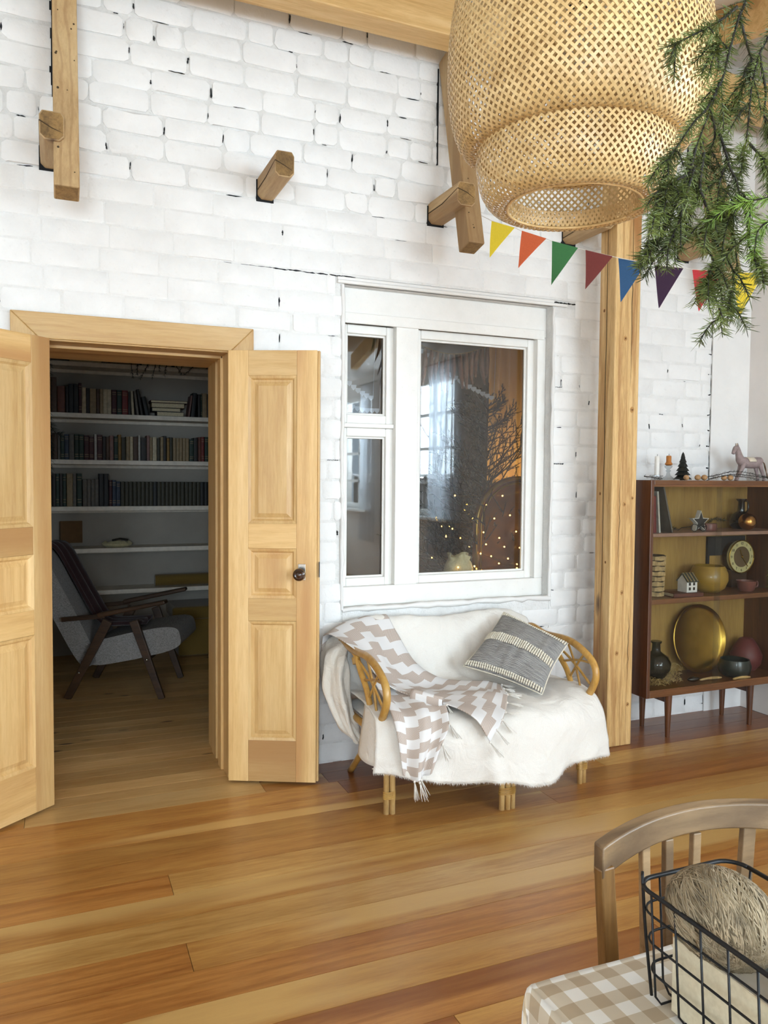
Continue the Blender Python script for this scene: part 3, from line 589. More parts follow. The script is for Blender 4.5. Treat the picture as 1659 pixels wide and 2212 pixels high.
# ---- main floor: honey boards along the wall
sf = MB().box(-3.3, 4.1, -7.8, -0.24, -0.12, -0.022); sf.box(0.8, 4.1, -0.24, 0.1, -0.12, -0.022)
floor = struct('floor', sf, 'birch_dark', label='honey coloured pine board floor')
def plank(x0, x1, y0, y1, mat, par, th=0.021):
    g = 0.0009
    o = link('plank', MB().box(-(x1 - x0) / 2 + g, (x1 - x0) / 2 - g, -(y1 - y0) / 2 + g, (y1 - y0) / 2 - g, -th, 0).mesh('plank', mat), par, ((x0 + x1) / 2, (y0 + y1) / 2, 0))
    return o
rp = random.Random(5); PW = 0.1475
rows = {2: [(-3.19, 3.95, 'floor_honey')], 4: [(-3.19, 0.356, 'floor_amber'), (0.356, 3.95, 'floor_pale')], 5: [(-3.19, 3.95, 'floor_honey')], 6: [(-3.19, 3.95, 'floor_pale')], 7: [(-3.19, 0.352, 'floor_amber'), (0.352, 3.95, 'floor_honey')],
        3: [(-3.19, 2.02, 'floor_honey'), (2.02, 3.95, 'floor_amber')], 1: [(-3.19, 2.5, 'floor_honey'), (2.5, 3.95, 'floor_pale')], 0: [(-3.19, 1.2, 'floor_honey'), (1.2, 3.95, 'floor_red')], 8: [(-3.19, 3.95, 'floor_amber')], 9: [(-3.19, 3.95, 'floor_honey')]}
for k in range(14):
    for x0, x1, mt in rows.get(k, [(-3.19, rp.uniform(0.4, 1.9), 'floor_amber')]):
        plank(x0, x1, -0.24 - PW * (k + 1), -0.24 - PW * k, mt, floor)
    if k not in rows: plank(x1, 3.95, -0.24 - PW * (k + 1), -0.24 - PW * k, rp.choice(('floor_honey', 'floor_amber', 'floor_pale')), floor)
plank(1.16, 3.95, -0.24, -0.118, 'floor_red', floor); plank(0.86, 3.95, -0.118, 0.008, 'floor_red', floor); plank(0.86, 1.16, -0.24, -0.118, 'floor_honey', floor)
fr_ = MB(); y = -0.24 - PW * 14
while y > -7.5: fr_.box(-3.19, 3.95, y - PW + 0.001, y - 0.001, -0.021, 0); y -= PW
part('planks_behind', fr_, 'floor_honey', floor, kind='stuff')
plank(-3.19, -0.13, -0.24, 0.008, 'floor_honey', floor)
# ---- library floor: knotty boards
sl = MB().box(-0.6, 1.35, -0.24, 3.0, -0.12, -0.022); lf = struct('floor_library', sl, 'birch_dark', label='knotty pine board floor of the library beyond the door')
plank(-0.13, 0.86, -0.24, -0.085, 'floor_threshold', lf)
y = -0.085; k = 0
while y < 2.95:
    w = 0.104; plank(-0.36 if y > 0.5 else (-0.09 if y > 0 else -0.13), 1.28 if y > 0.5 else (0.79 if y > 0 else 0.86), y, min(y + w, 2.95), 'floor_knotty', lf); y += w; k += 1

# ---- library shell
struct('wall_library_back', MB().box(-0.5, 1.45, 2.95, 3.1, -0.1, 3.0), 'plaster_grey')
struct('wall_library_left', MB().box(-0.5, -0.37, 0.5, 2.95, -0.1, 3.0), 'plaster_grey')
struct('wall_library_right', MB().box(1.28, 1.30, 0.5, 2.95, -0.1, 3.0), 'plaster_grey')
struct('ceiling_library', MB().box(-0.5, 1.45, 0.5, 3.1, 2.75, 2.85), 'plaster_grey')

# ---- door casing and jambs
dc = thing('door_casing', 'pale pine casing and deep jamb around the library doorway', 'door frame', (0.345, 0.0, 0.0))
def trim(p): return MB().prism(p, -0.032, 0.004, 'Y')
part('head_casing', trim([(-0.167, 2.097), (0.852, 2.097), (0.745, 1.988), (-0.055, 1.988)]), 'pine_h', dc, bev=0.004)
part('side_casing', trim([(-0.167, 2.097), (-0.055, 1.988), (-0.055, 0.0), (-0.167, 0.0)]), 'pine_v', dc, bev=0.004)
part('side_casing', trim([(0.852, 2.097), (0.745, 1.988), (0.745, 0.0), (0.852, 0.0)]), 'pine_v', dc, bev=0.004)
for s, xi in ((1, 0.735), (-1, -0.042)):
    xo = xi + s * 0.055
    def sb(a, b, y0, y1): return MB().box(min(a, b), max(a, b), y0, y1, 0.0, 2.04)
    part('jamb', sb(xi, xo, -0.02, 0.10), 'pine_v', dc, bev=0.003)
    part('jamb_stop', sb(xi - s * 0.012, xo, 0.10, 0.17), 'pine_v', dc, bev=0.004)
    part('jamb_lining', sb(xi + s * 0.004, xo, 0.17, 0.26), 'pine_v', dc, bev=0.003)
    part('jamb_lining', sb(xi - s * 0.006, xo, 0.26, 0.37), 'pine_v', dc, bev=0.003)
    part('jamb_lining', sb(xi + s * 0.002, xo, 0.37, 0.505), 'pine_v', dc, bev=0.003)
part('head_jamb', MB().box(-0.042, 0.735, -0.02, 0.10, 1.982, 2.04), 'pine_h', dc, bev=0.003)
part('head_stop', MB().box(-0.042, 0.735, 0.10, 0.20, 1.970, 2.04), 'pine_h', dc, bev=0.003)
part('head_lining', MB().box(-0.042, 0.735, 0.20, 0.505, 1.978, 2.04), 'pine_h', dc, bev=0.003)

# ---- door leaves (local frame: hinge edge at x=0, leaf along +x, visible face at y=-T)
def leaf(name, label, hinge, ang, mirror=False, knob=False):
    Wd, T = 0.405, 0.042; t = thing(name, label, 'door', hinge, ang, None, True); sgn = -1 if mirror else 1
    def X(a): return a * sgn
    def bx(x0, x1, y0, y1, z0, z1): a, b = sorted((X(x0), X(x1))); return MB().box(a, b, y0, y1, z0, z1)
    sw = 0.092; z0, z1 = 0.012, 1.985
    part('stile', bx(0, sw, -T, 0, z0, z1), 'pine_v', t, bev=0.002); part('stile', bx(Wd - sw, Wd, -T, 0, z0, z1), 'pine_v', t, bev=0.002)
    for a, b in ((1.872, z1), (1.090, 1.204), (0.757, 0.862), (z0, 0.205)): part('rail', bx(sw, Wd - sw, -T + 0.0006, -0.0006, a, b), 'pine_h', t, bev=0.002)
    for a, b in ((1.204, 1.872), (0.862, 1.090), (0.205, 0.757)):
        for fy, sg in ((-T, 1), (0, -1)):
            m = MB(); xa, xb = sw, Wd - sw
            def rect(i, d): return [(X(xa + i), fy + sg * d, a + i), (X(xb - i), fy + sg * d, a + i), (X(xb - i), fy + sg * d, b - i), (X(xa + i), fy + sg * d, b - i)]
            R = rect(0, 0.0) + rect(0.012, 0.003) + rect(0.020, 0.012) + rect(0.027, 0.012) + rect(0.046, 0.004) + rect(0.05, 0.004)
            fs = []
            for q in range(5):
                for e in range(4): fs.append((q * 4 + e, q * 4 + (e + 1) % 4, q * 4 + 4 + (e + 1) % 4, q * 4 + 4 + e))
            fs.append((20, 21, 22, 23)); m.add(R, fs); part('panel', m, 'pine_v', t)
    part('edge_lip', bx(Wd, Wd + 0.010, -T * 0.55, 0, z0, z1), 'pine_v', t, bev=0.002)
    if knob:
        zc, xc = 0.985, X(0.338)
        pt = part('lock_plate', MB().box(xc - 0.017, xc + 0.017, -T - 0.003, -T, zc - 0.038, zc + 0.036), 'chrome', t, bev=0.002)
        km = MB().lathe([(0.010, 0), (0.010, 0.02), (0.022, 0.026), (0.029, 0.036), (0.027, 0.046), (0.018, 0.052), (0.013, 0.050), (0.008, 0.054), (0.0, 0.055)], (0, 0, 0), 20)
        km.xform(Matrix.Translation((xc - sgn * 0.006, -T - 0.003, zc - 0.008)) @ Matrix.Rotation(PI / 2, 4, 'X')); part('knob', km, 'knob_brown', pt, 40)
        part('latch_plate', bx(Wd + 0.010, Wd + 0.0115, -0.034, -0.012, 0.96, 1.03), 'iron_black', t)
    for hz in (0.28, 1.72):
        part('hinge', MB().tube([(0, -0.004 - T * 0, hz - 0.045), (0, -0.004, hz + 0.045)], 0.006, 8), 'chrome', t)
    return t
leaf('door_leaf', 'right leaf of the open pine double door with round brown knob', (0.742, -0.038, 0), math.radians(-25.5) , False, True)
leaf('door_leaf', 'left leaf of the open pine double door, cut by the picture edge', (-0.044, -0.038, 0), math.radians(41.0), True, False)
# ================================================================= INNER WINDOW
win = thing('inner_window', 'white painted three-pane window in the brick wall above the sofa', 'window', (1.91, 0.15, 0.764))
yf0, yf1 = 0.065, 0.20
def fb(name, x0, x1, z0, z1, y0=yf0, y1=yf1, par=win, bev=0.004): return part(name, MB().box(x0, x1, y0, y1, z0, z1), 'window_paint', par, bev=bev)
fb('head_rail', 1.290, 2.516, 2.195, 2.357); fb('head_board', 1.300, 2.500, 2.182, 2.235, 0.055, 0.066)
fb('sill_rail', 1.290, 2.516, 0.764, 0.862); fb('side_post', 1.290, 1.322, 0.862, 2.195); fb('side_post', 2.462, 2.516, 0.862, 2.195)
fb('mullion', 1.612, 1.738, 0.862, 2.195); fb('transom', 1.322, 1.612, 1.668, 1.690, 0.085, 0.2)
fb('inner_sill', 1.205, 2.845, 0.745, 0.775, 0.2, 0.52, bev=0.003)
def sash(x0, x1, z0, z1, st, label):
    y0, y1 = 0.105, 0.158
    s = part('sash', MB().box(x0, x0 + st, y0, y1, z0, z1).box(x1 - st, x1, y0, y1, z0, z1).box(x0 + st, x1 - st, y0, y1, z1 - st, z1).box(x0 + st, x1 - st, y0, y1, z0, z0 + st), 'window_paint', win, bev=0.005)
    s['label'] = label
    q = MB(); i = st
    for (a, b, c, d) in ((x0 + i - 0.001, x0 + i + 0.010, z0 + i, z1 - i), (x1 - i - 0.010, x1 - i + 0.001, z0 + i, z1 - i), (x0 + i, x1 - i, z1 - i - 0.010, z1 - i + 0.001), (x0 + i, x1 - i, z0 + i - 0.001, z0 + i + 0.010)):
        q.box(a, b, 0.122, 0.135, c, d)
    part('glazing_bead', q, 'window_paint', s, bev=0.004)
    part('pane', MB().box(x0 + st - 0.004, x1 - st + 0.004, 0.137, 0.140, z0 + st - 0.004, z1 - st + 0.004), 'glass', s)
sash(1.724, 2.470, 0.855, 2.188, 0.046, 'large right-hand sash'); sash(1.316, 1.618, 0.858, 1.668, 0.044, 'lower left sash'); sash(1.316, 1.618, 1.690, 2.186, 0.044, 'small upper left sash')

# ---- the room behind the window
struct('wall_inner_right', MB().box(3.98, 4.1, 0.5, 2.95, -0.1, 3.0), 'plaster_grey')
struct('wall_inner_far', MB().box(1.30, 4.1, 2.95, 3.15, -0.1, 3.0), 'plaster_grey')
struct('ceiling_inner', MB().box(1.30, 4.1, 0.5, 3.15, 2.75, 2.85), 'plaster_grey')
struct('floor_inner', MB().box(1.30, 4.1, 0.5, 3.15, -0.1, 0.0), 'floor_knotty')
# snow, fence and a bare tree outside the right-hand windows
struct('ground_snow', MB().grid(lambda u, v: (4.14 + 3 * u, -8.5 + 6 * v, 0.85 + 0.15 * noise.noise(Vector((u * 3, v * 5, 0)))), 12, 24), 'snow', 180)
fe = thing('garden_fence', 'snowy garden fence outside, mirrored in the large pane', 'fence', (4.32, -5.7, 0.8))
pk = MB().box(-0.012, 0.012, -0.035, 0.035, 0, 0.62).mesh('picket', 'fence_dark')
for i in range(36): link('picket', pk, fe, (0, -1.9 + i * 0.11, rp.uniform(-0.02, 0.02)))
part('fence_rail', MB().box(4.333, 4.36, -7.7, -3.7, 1.30, 1.35), 'fence_dark', fe); part('snow_cap', MB().box(4.29, 4.35, -7.7, -3.7, 1.425, 1.46), 'snow', fe, bev=0.01)
def bush(x, y, label, seed):
    rr = random.Random(seed); b = MB()
    def grow(p, d, L, r, lv):
        q = p + d * L; b.tube([p, (p + q) / 2 + Vector((rr.uniform(-1, 1), rr.uniform(-1, 1), 0)) * L * 0.08, q], [r, r * 0.8, r * 0.6], 4)
        if lv == 0: return
        for _ in range(3): grow(p + d * L * rr.uniform(0.4, 1.0), (d + Vector((rr.uniform(-0.08, 0.08), rr.uniform(-0.9, 0.9), rr.uniform(-0.2, 0.6)))).normalized(), L * rr.uniform(0.5, 0.75), r * 0.55, lv - 1)
    grow(Vector((x, y, 0.85)), Vector((0, 0, 1)), 0.85, 0.018, 4)
    solo('bare_tree', b, 'bark', label, 'tree', 'bare trees outside the windows')
bush(4.42, -4.9, 'bare garden tree outside, mirrored in the large pane', 3); bush(4.42, -6.5, 'bare garden tree outside, mirrored in the lower left pane', 5)
# curtains
def curtain(name, x0, x1, y, z0, z1, mat, label, folds, amp, flare=0.0):
    def fn(u, v):
        x = x0 + (x1 - x0) * u; zz = z1 + (z0 - z1) * v
        return (x + flare * v * (u - 0.3), y + amp * math.sin(u * folds * 2 * PI + 0.6 * math.sin(v * 3)) * (0.5 + 0.5 * v), zz)
    c = thing(name, label, 'curtain', ((x0 + x1) / 2, y, z0))
    part('drape', MB().grid(fn, folds * 10, 10), mat, c, 180, solid=0.003); part('curtain_rod', MB().tube([(x0 - 0.1, y, z1 + 0.01), (x1 + 0.1, y, z1 + 0.01)], 0.009, 8), 'iron_black', c)
def side_curtain(name, y0, y1, z0, z1, label, folds, amp, flare):
    c = thing(name, label, 'curtain', (3.88, (y0 + y1) / 2, z0))
    part('drape', MB().grid(lambda u, v: (3.885 + amp * math.sin(u * folds * 2 * PI + 0.6 * math.sin(v * 3)) * (0.5 + 0.5 * v), y0 + (y1 - y0) * u + flare * v * (u - 0.7), z1 + (z0 - z1) * v), folds * 10, 10), 'curtain_white', c, 180)
    part('curtain_rod', MB().tube([(3.885, y0 - 0.1, z1 + 0.01), (3.885, y1 + 0.1, z1 + 0.01)], 0.009, 8), 'iron_black', c)
side_curtain('sheer_curtain', -4.10, -3.46, 0.55, 2.66, 'white sheer curtain of the near side window, mirrored in the large pane', 5, 0.035, 0.06)
side_curtain('sheer_curtain', -6.25, -5.75, 0.55, 2.66, 'white sheer curtain of the second side window, mirrored in the lower left pane', 4, 0.03, 0.1)
curtain('gold_curtain', 3.165, 3.73, 1.80, 0.30, 2.65, 'curtain_gold', 'warm golden curtain glowing behind the Christmas tree', 6, 0.03)
# arched glossy headboard
hb = thing('arched_headboard', 'dark glossy arched headboard reflecting fairy lights behind the window', 'headboard', (2.80, 0.95, 0))
def arch(cx, w, zt, z0=0.0, n=22): return [(cx - w, z0)] + [(cx - w * math.cos(PI * i / n), zt - w + w * math.sin(PI * i / n)) for i in range(n + 1)] + [(cx + w, z0)]
part('board', MB().prism(arch(2.88, 0.33, 1.43), 0.90, 0.93, 'Y'), 'headboard_gloss', hb, 40)
pa = [(x, 0.895, z) for x, z in arch(2.88, 0.318, 1.418)]; part('rim', MB().tube(pa, 0.014, 8), 'brass', hb, 180)
pa = [(x, 0.893, z) for x, z in arch(2.88, 0.285, 1.385)]; part('inlay', MB().tube(pa, 0.006, 6), 'brass', hb, 180)
# Christmas tree
ct = thing('christmas_tree', 'thin natural Christmas tree wrapped in fairy lights behind the window', 'tree', (2.84, 1.30, 0))
tr_, nd_ = MB(), MB(); rr = random.Random(21); tr_.tube([(2.84, 1.30, 0), (2.85, 1.31, 1.2), (2.87, 1.3, 2.1)], [0.028, 0.02, 0.004], 6)
tips = []
for i in range(120):
    z = 0.45 + 1.5 * rr.random() ** 1.35; L = (2.15 - z) * 0.46 + 0.10; a = rr.uniform(0, 2 * PI)
    d = Vector((math.cos(a), math.sin(a) * 0.6, rr.uniform(0.45, 0.95))); p = Vector((2.84 + 0.015 * z, 1.3, z)); q = p + d.normalized() * L * rr.uniform(0.75, 1.15)
    m_ = p.lerp(q, 0.5) + Vector((0, 0, -0.03)); pts = cat_rom([p, m_, q], 5); tr_.tube(pts, [0.006, 0.006, 0.006, 0.005, 0.005, 0.004, 0.004, 0.004, 0.003, 0.003, 0.002], 4); tips.append(pts)
    sub_ = [pts]
    for j in range(3, 10, 1):
        dd = (pts[min(10, j + 1)] - pts[j - 1]).normalized(); sv = dd.cross(Vector((rr.uniform(-0.5, 0.5), 1, rr.uniform(-0.5, 0.5)))).normalized() * (1 if j % 2 else -1)
        e = pts[j] + (dd * 0.8 + sv * 0.7 + Vector((0, 0, 0.15))).normalized() * L * rr.uniform(0.16, 0.30); sp2 = [pts[j].lerp(e, q / 10) for q in range(11)]; sub_.append(sp2); tr_.tube([sp2[0], sp2[5], sp2[10]], [0.003, 0.0025, 0.0015], 4)
    for k in range(300):
        pts = sub_[k % len(sub_)]; t = rr.random(); b = pts[min(10, int(t * 10))]; dd = (pts[min(10, int(t * 10) + 1)] - pts[max(0, int(t * 10) - 1)]).normalized()
        n = (dd * 0.8 + Vector((rr.uniform(-1, 1), rr.uniform(-1, 1), rr.uniform(-1, 1)))).normalized() * rr.uniform(0.012, 0.022); sd = n.cross(dd).normalized() * 0.0024 if n.cross(dd).length > 1e-6 else Vector((0.001, 0, 0))
        nd_.add([b - sd, b + sd, b + n], [(0, 1, 2)])
part('branches', tr_, 'bark_dark', ct, 180); part('needles', nd_, 'needle_dark', ct, kind='stuff')
part('stand', MB().lathe([(0.16, 0), (0.16, 0.03), (0.05, 0.06), (0.045, 0.12)], (2.84, 1.30, 0), 16), 'iron_black', ct)
# string of fairy lights
fl = thing('fairy_lights', 'string of tiny warm fairy lights on tree and headboard', 'lights', (2.7, 0.8, 0.78)); wp = []; spots = []
for k in range(500):
    a = rr.choice(tips); q = a[rr.randint(3, 9)] + Vector((0, -0.012, 0))
    if 0.8 < q.z < 1.30 and len(spots) < 46: spots.append(q)
for (x, z) in ((2.62, 1.24), (2.74, 1.30), (2.89, 1.32), (2.68, 1.15), (2.80, 1.17), (2.60, 1.06), (2.72, 1.02), (2.85, 1.06), (2.62, 0.98), (2.76, 0.96), (2.88, 0.95), (2.58, 0.92), (2.66, 0.9), (2.79, 0.88), (2.72, 0.85), (2.86, 0.84), (2.55, 0.82), (2.63, 0.80), (2.68, 0.80)): spots.append(Vector((x, 0.872, z)))
for x in range(8): spots.append(Vector((2.10 + 0.02 * x, 0.318 + 0.004 * x, 0.88 + 0.03 * math.sin(x * 2.1))))
for x in range(9): spots.append(Vector((2.26 + x * 0.04, 0.34 + 0.03 * math.sin(x * 2.1), 0.874 + 0.008 * math.sin(x * 3))))
bm_ = MB().ball((0, 0, 0), 0.0055, 8, 5).mesh('bulb', 'fairy_light', smooth=180)
for p in spots: o = link('bulb', bm_, fl, (p.x - 2.7, p.y - 0.8, p.z - 0.78))
sp_ = sorted(spots, key=lambda p: (round(p.z, 1), p.x)); part('wire', MB().tube(sp_, 0.0012, 4), 'wire_copper', fl)
ll = bpy.data.lights.new('fairy_glow', 'POINT'); ll.energy = 2.8; ll.color = (1, 0.72, 0.36); ll.shadow_soft_size = 0.05; lo = bpy.data.objects.new('fairy_glow', ll); COL.objects.link(lo); lo.parent = fl; lo.location = (0.62, 0.62, 0.72)
ll = bpy.data.lights.new('fairy_glow', 'POINT'); ll.energy = 0.35; ll.color = (1, 0.66, 0.25); ll.shadow_soft_size = 0.03; lo = bpy.data.objects.new('fairy_glow', ll); COL.objects.link(lo); lo.parent = fl; lo.location = (-0.40, -0.36, 0.16)
# knitted pouch on the inner sill
PX = 2.165
def pouch(u, v):
    a = 2 * PI * u; r = 0.058 + 0.022 * math.sin(PI * min(1, v * 1.15)) ; z = 0.776 + 0.195 * v
    if v > 0.8: r += 0.014 * math.sin(6 * a) * (v - 0.8) * 5
    return (PX + r * math.cos(a) * (1.1 if v < 0.85 else 1.0), 0.40 + r * math.sin(a), z + (0.012 * math.sin(3 * a) if v > 0.9 else 0))
po = thing('knitted_pouch', 'cream knitted pouch glowing on the inner window sill', 'pouch', (PX, 0.40, 0.776)); part('bag', MB().grid(pouch, 32, 14), 'pouch_knit', po, 180, solid=0.004); part('bag_base', MB().lathe([(0.055, 0), (0.055, 0.006)], (PX, 0.40, 0.776), 24), 'pouch_knit', po)
# dried leaf garland and lace strips hanging inside the window
ga = thing('dried_leaf_garland', 'garland of dried brown leaves hanging at the top of the window', 'garland', (2.1, 0.62, 2.1)); cord = []
rr = random.Random(9)
for i in range(15):
    t = i / 14; x = 1.93 + 0.55 * t; z = 2.235 - 0.07 * math.sin(PI * t); cord.append((x, 0.62, z)); L = rr.uniform(0.16, 0.26); w = 0.017; bend = rr.uniform(-0.025, 0.025)
    lf_ = MB().grid(lambda u, v: (x + (u - 0.5) * 2 * w * math.sin(PI * min(0.98, 0.12 + v * 0.86)) + bend * v * v, 0.62 + 0.012 * (u - 0.5) ** 2 * 8 + 0.01 * math.sin(v * 4 + i), z - L * v), 3, 8); part('leaf', lf_, 'leaf_dry', ga, 180, solid=0.001)
part('cord', MB().tube([(1.78, 0.502, 2.50), (1.80, 0.62, 2.42)] + cord + [(2.6, 0.62, 2.40), (2.64, 0.502, 2.50)], 0.002, 5), 'raffia', ga)
def lace(p0, p1, label, n=16):
    m = MB(); a, b = Vector(p0), Vector(p1)
    for i in range(n):
        q = a.lerp(b, (i + 0.5) / n) + Vector((0, 0, -0.03 * math.sin(PI * (i + 0.5) / n))); w = (b - a).length / n * 0.5
        m.prism([(q.x - w, q.z + 0.012), (q.x + w, q.z + 0.012), (q.x + w * 0.9, q.z - 0.004), (q.x + w * 0.4, q.z - 0.012), (q.x, q.z - 0.018), (q.x - w * 0.4, q.z - 0.012), (q.x - w * 0.9, q.z - 0.004)], q.y, q.y + 0.0015, 'Y')
    m.tube([a, (a.x - 0.03, a.y, 2.75)], 0.001, 4); m.tube([b, (b.x + 0.03, b.y, 2.75)], 0.001, 4)
    solo('lace_garland', m, 'lace', label, 'garland', 'white lace garlands behind the window')
lace((2.05, 0.72, 2.20), (2.62, 0.80, 1.93), 'white lace strip crossing the large pane'); lace((1.40, 0.5, 2.06), (1.66, 0.5, 1.86), 'upper white lace strip behind the small pane', 10); lace((1.42, 0.55, 1.88), (1.72, 0.55, 1.80), 'lower white lace strip behind the small pane', 10)

# ================================================================= LIBRARY
SH = [2.262, 1.880, 1.530, 1.178, 0.858, 0.535]
names = ['topmost', 'second', 'third', 'fourth', 'fifth', 'lowest']
for i, z in enumerate(SH): solo('wall_shelf', MB().box(-0.050, 1.278, 2.70, 2.95, z - 0.034, z).box(-0.050, 1.278, 2.93, 2.95, z - 0.06, z - 0.034), 'shelf_white', 'white wall shelf in the dark library, %s from the top' % ('first' if i == 0 else ['', 'second', 'third', 'fourth', 'fifth', 'sixth'][i]) if i else 'white wall shelf in the dark library, directly under the lintel', 'shelf', 'library shelves', bev=0.003)
BC = {'black': '1b1c1c', 'green': '1f3328', 'red': '6e211c', 'maroon': '3f1718', 'brown': '4a3322', 'tan': '8a7656', 'cream': 'b3a68a', 'olive': '33301f', 'grey': '5f5a52', 'blue': '263446', 'ochre': '80602a', 'pink': '806058', 'white': 'b5b2a8', 'dark': '26221f', 'rust': '5f2f1c'}
for k, c in BC.items(): plain('book_' + k, c, 0.6, nz=0.12, nscale=40)
def bx_(x): return -0.0608 + 0.000757 * x
def book_mesh(w, h, d, col):
    m = MB(); t = min(0.0025, w * 0.15)
    m.box(-w / 2, -w / 2 + t, 0, d, 0, h); m.box(w / 2 - t, w / 2, 0, d, 0, h)
    n = 5; vs = []
    for zz in (0, h):
        for i in range(n + 1): a = PI * i / n; vs.append((-w / 2 * math.cos(a), -0.004 * math.sin(a), zz))
        vs += [(w / 2, 0.004, zz), (-w / 2, 0.004, zz)]
    q = n + 3; m.add(vs, [tuple(range(q)), tuple(range(2 * q - 1, q - 1, -1))] + [(i, i + q, (i + 1) % q + q, (i + 1) % q) for i in range(q)])
    m.box(-w / 2 + t, w / 2 - t, 0.004, d - 0.004, 0.003, h - 0.003, 1)
    if col in BANDED:
        for zz in (0.12, 0.2, 0.8, 0.88): m.box(-w / 2 * 0.8, w / 2 * 0.8, -0.0045, -0.0035, h * zz, h * zz + 0.004, 2)
    return m
BANDED = {'green', 'maroon', 'blue', 'red'}
bcount = {}
CW = {'black': 'black', 'dark': 'blackish', 'rust': 'rust brown', 'white': 'whitish'}
def book(shelf, x0, x1, h, col, lean=0.0, extra=None, y=None):
    z = SH[shelf] + 0.0005; w = x1 - x0 - 0.0008
    bcount[shelf] = bcount.get(shelf, 0) + 1; n = bcount[shelf]
    yy = 2.722 + rp.uniform(0, 0.014) if y is None else y
    lab = '%s spined book, %s from the left on the %s library shelf' % (CW.get(col, col), ordinal(n), names[shelf])
    ob = link('book', book_mesh(w, h, 0.15, col).mesh('book', ['book_' + col, 'page', 'book_tan'], (0, 0, 0)), None, ((x0 + x1) / 2, yy, z))
    if lean:
        ob.rotation_euler = (0, lean, 0); ob.location.z = z + w / 2 * abs(math.sin(lean))
    tag(ob, lab, 'book', 'books on the %s library shelf' % names[shelf])
def flat_book(shelf, x0, x1, zoff, h, col, label):
    m = MB().box(x0, x1, 2.73, 2.88, SH[shelf] + zoff, SH[shelf] + zoff + 0.003).box(x0, x1, 2.73, 2.88, SH[shelf] + zoff + h - 0.003, SH[shelf] + zoff + h).box(x0, x0 + 0.003, 2.73, 2.88, SH[shelf] + zoff, SH[shelf] + zoff + h)
    m.box(x0 + 0.003, x1 - 0.003, 2.733, 2.877, SH[shelf] + zoff + 0.003, SH[shelf] + zoff + h - 0.003, 1)
    solo('book', m, ['book_' + col, 'page'], label, 'book', 'books lying flat in the library')
HS = 0.000763
for a, b, h, c in ((45, 100, 340, 'brown'), (105, 175, 258, 'rust'), (180, 207, 255, 'dark'), (207, 253, 282, 'black'), (253, 300, 282, 'black'), (300, 330, 296, 'maroon'), (330, 370, 255, 'cream'), (370, 405, 250, 'dark'), (405, 465, 246, 'tan'), (467, 498, 246, 'brown'), (499, 530, 248, 'tan'), (530, 568, 246, 'cream'), (568, 608, 246, 'cream'), (612, 660, 246, 'maroon'), (662, 710, 244, 'green'), (711, 768, 244, 'red'), (769, 797, 230, 'dark')): book(1, bx_(a), bx_(b), h * HS, c)
for a, b, h, c, ln in ((806, 832, 242, 'cream', -0.06), (852, 876, 245, 'grey', -0.12), (892, 919, 262, 'dark', -0.16), (938, 978, 190, 'black', -0.20)): book(1, bx_(a), bx_(b), h * HS, c, ln)
for x0, x1, zo, h, c, l in ((1052, 1325, 0.0005, 46, 'dark', 'dark book at the bottom of the flat pile on the library shelf'), (1002, 1292, 48 * HS, 38, 'black', 'black book second from bottom in the flat library pile'), (1000, 1332, 88 * HS, 46, 'tan', 'tan book second from top in the flat library pile'), (992, 1362, 136 * HS, 26, 'maroon', 'thin maroon book topping the flat library pile')): flat_book(1, bx_(x0), bx_(x1), zo, h * HS, c, l)
for a, b, h, c, ln in ((1366, 1384, 225, 'pink', 0.14), (1394, 1438, 250, 'black', 0.10)): book(1, bx_(a), bx_(b), h * HS, c, ln)
for a, b, h, c in ((1470, 1497, 240, 'dark'), (1497, 1512, 235, 'green'), (1514, 1562, 252, 'tan'), (1563, 1592, 245, 'dark'), (1594, 1640, 250, 'brown'), (1642, 1690, 240, 'black')): book(1, bx_(a), bx_(b), h * HS, c)
row3 = [(20, 55, 'dark'), (55, 100, 'brown'), (102, 128, 'grey'), (130, 165, 'green'), (165, 205, 'blue'), (207, 255, 'grey'), (258, 300, 'green'), (300, 345, 'green'), (347, 395, 'maroon'), (395, 440, 'maroon'), (443, 468, 'white'), (470, 520, 'maroon'), (520, 555, 'dark'), (555, 590, 'brown'), (590, 628, 'pink'), (630, 670, 'green'), (670, 700, 'ochre'), (700, 745, 'olive'), (747, 785, 'tan'), (785, 815, 'cream'), (817, 865, 'brown'), (866, 888, 'white'), (890, 950, 'dark'), (950, 980, 'pink'), (980, 1005, 'tan'), (1008, 1050, 'cream'), (1052, 1085, 'olive'), (1085, 1115, 'tan'), (1115, 1148, 'dark'), (1150, 1178, 'ochre'), (1178, 1210, 'olive'), (1212, 1245, 'tan'), (1245, 1278, 'tan'), (1278, 1311, 'tan'), (1311, 1344, 'tan'), (1344, 1377, 'tan'), (1379, 1425, 'green'), (1425, 1468, 'dark'), (1470, 1502, 'rust'), (1502, 1536, 'red'), (1538, 1575, 'green'), (1577, 1625, 'dark'), (1627, 1670, 'brown'), (1672, 1720, 'green')]
for a, b, c in row3: book(2, bx_(a), bx_(b), (238 if 1210 < a < 1378 else rp.uniform(228, 258)) * HS, c)
row4 = [(50, 82, 'dark', 322), (82, 114, 'green', 322), (114, 146, 'dark', 324), (146, 178, 'green', 322), (182, 238, 'tan', 325), (238, 272, 'grey', 322), (276, 325, 'green', 325), (330, 372, 'grey', 265), (372, 408, 'grey', 268), (408, 445, 'grey', 264), (445, 482, 'grey', 268), (485, 530, 'black', 325), (530, 576, 'black', 325), (580, 610, 'maroon', 262), (611, 648, 'blue', 262), (650, 690, 'blue', 248)]
x = 692
while x < 1720: row4.append((x, x + 39, 'black' if abs(x - 1004) < 20 or x > 1480 else 'olive', 246)); x += 40
for a, b, c, h in row4: book(3, bx_(a), bx_(b), h * HS, c)
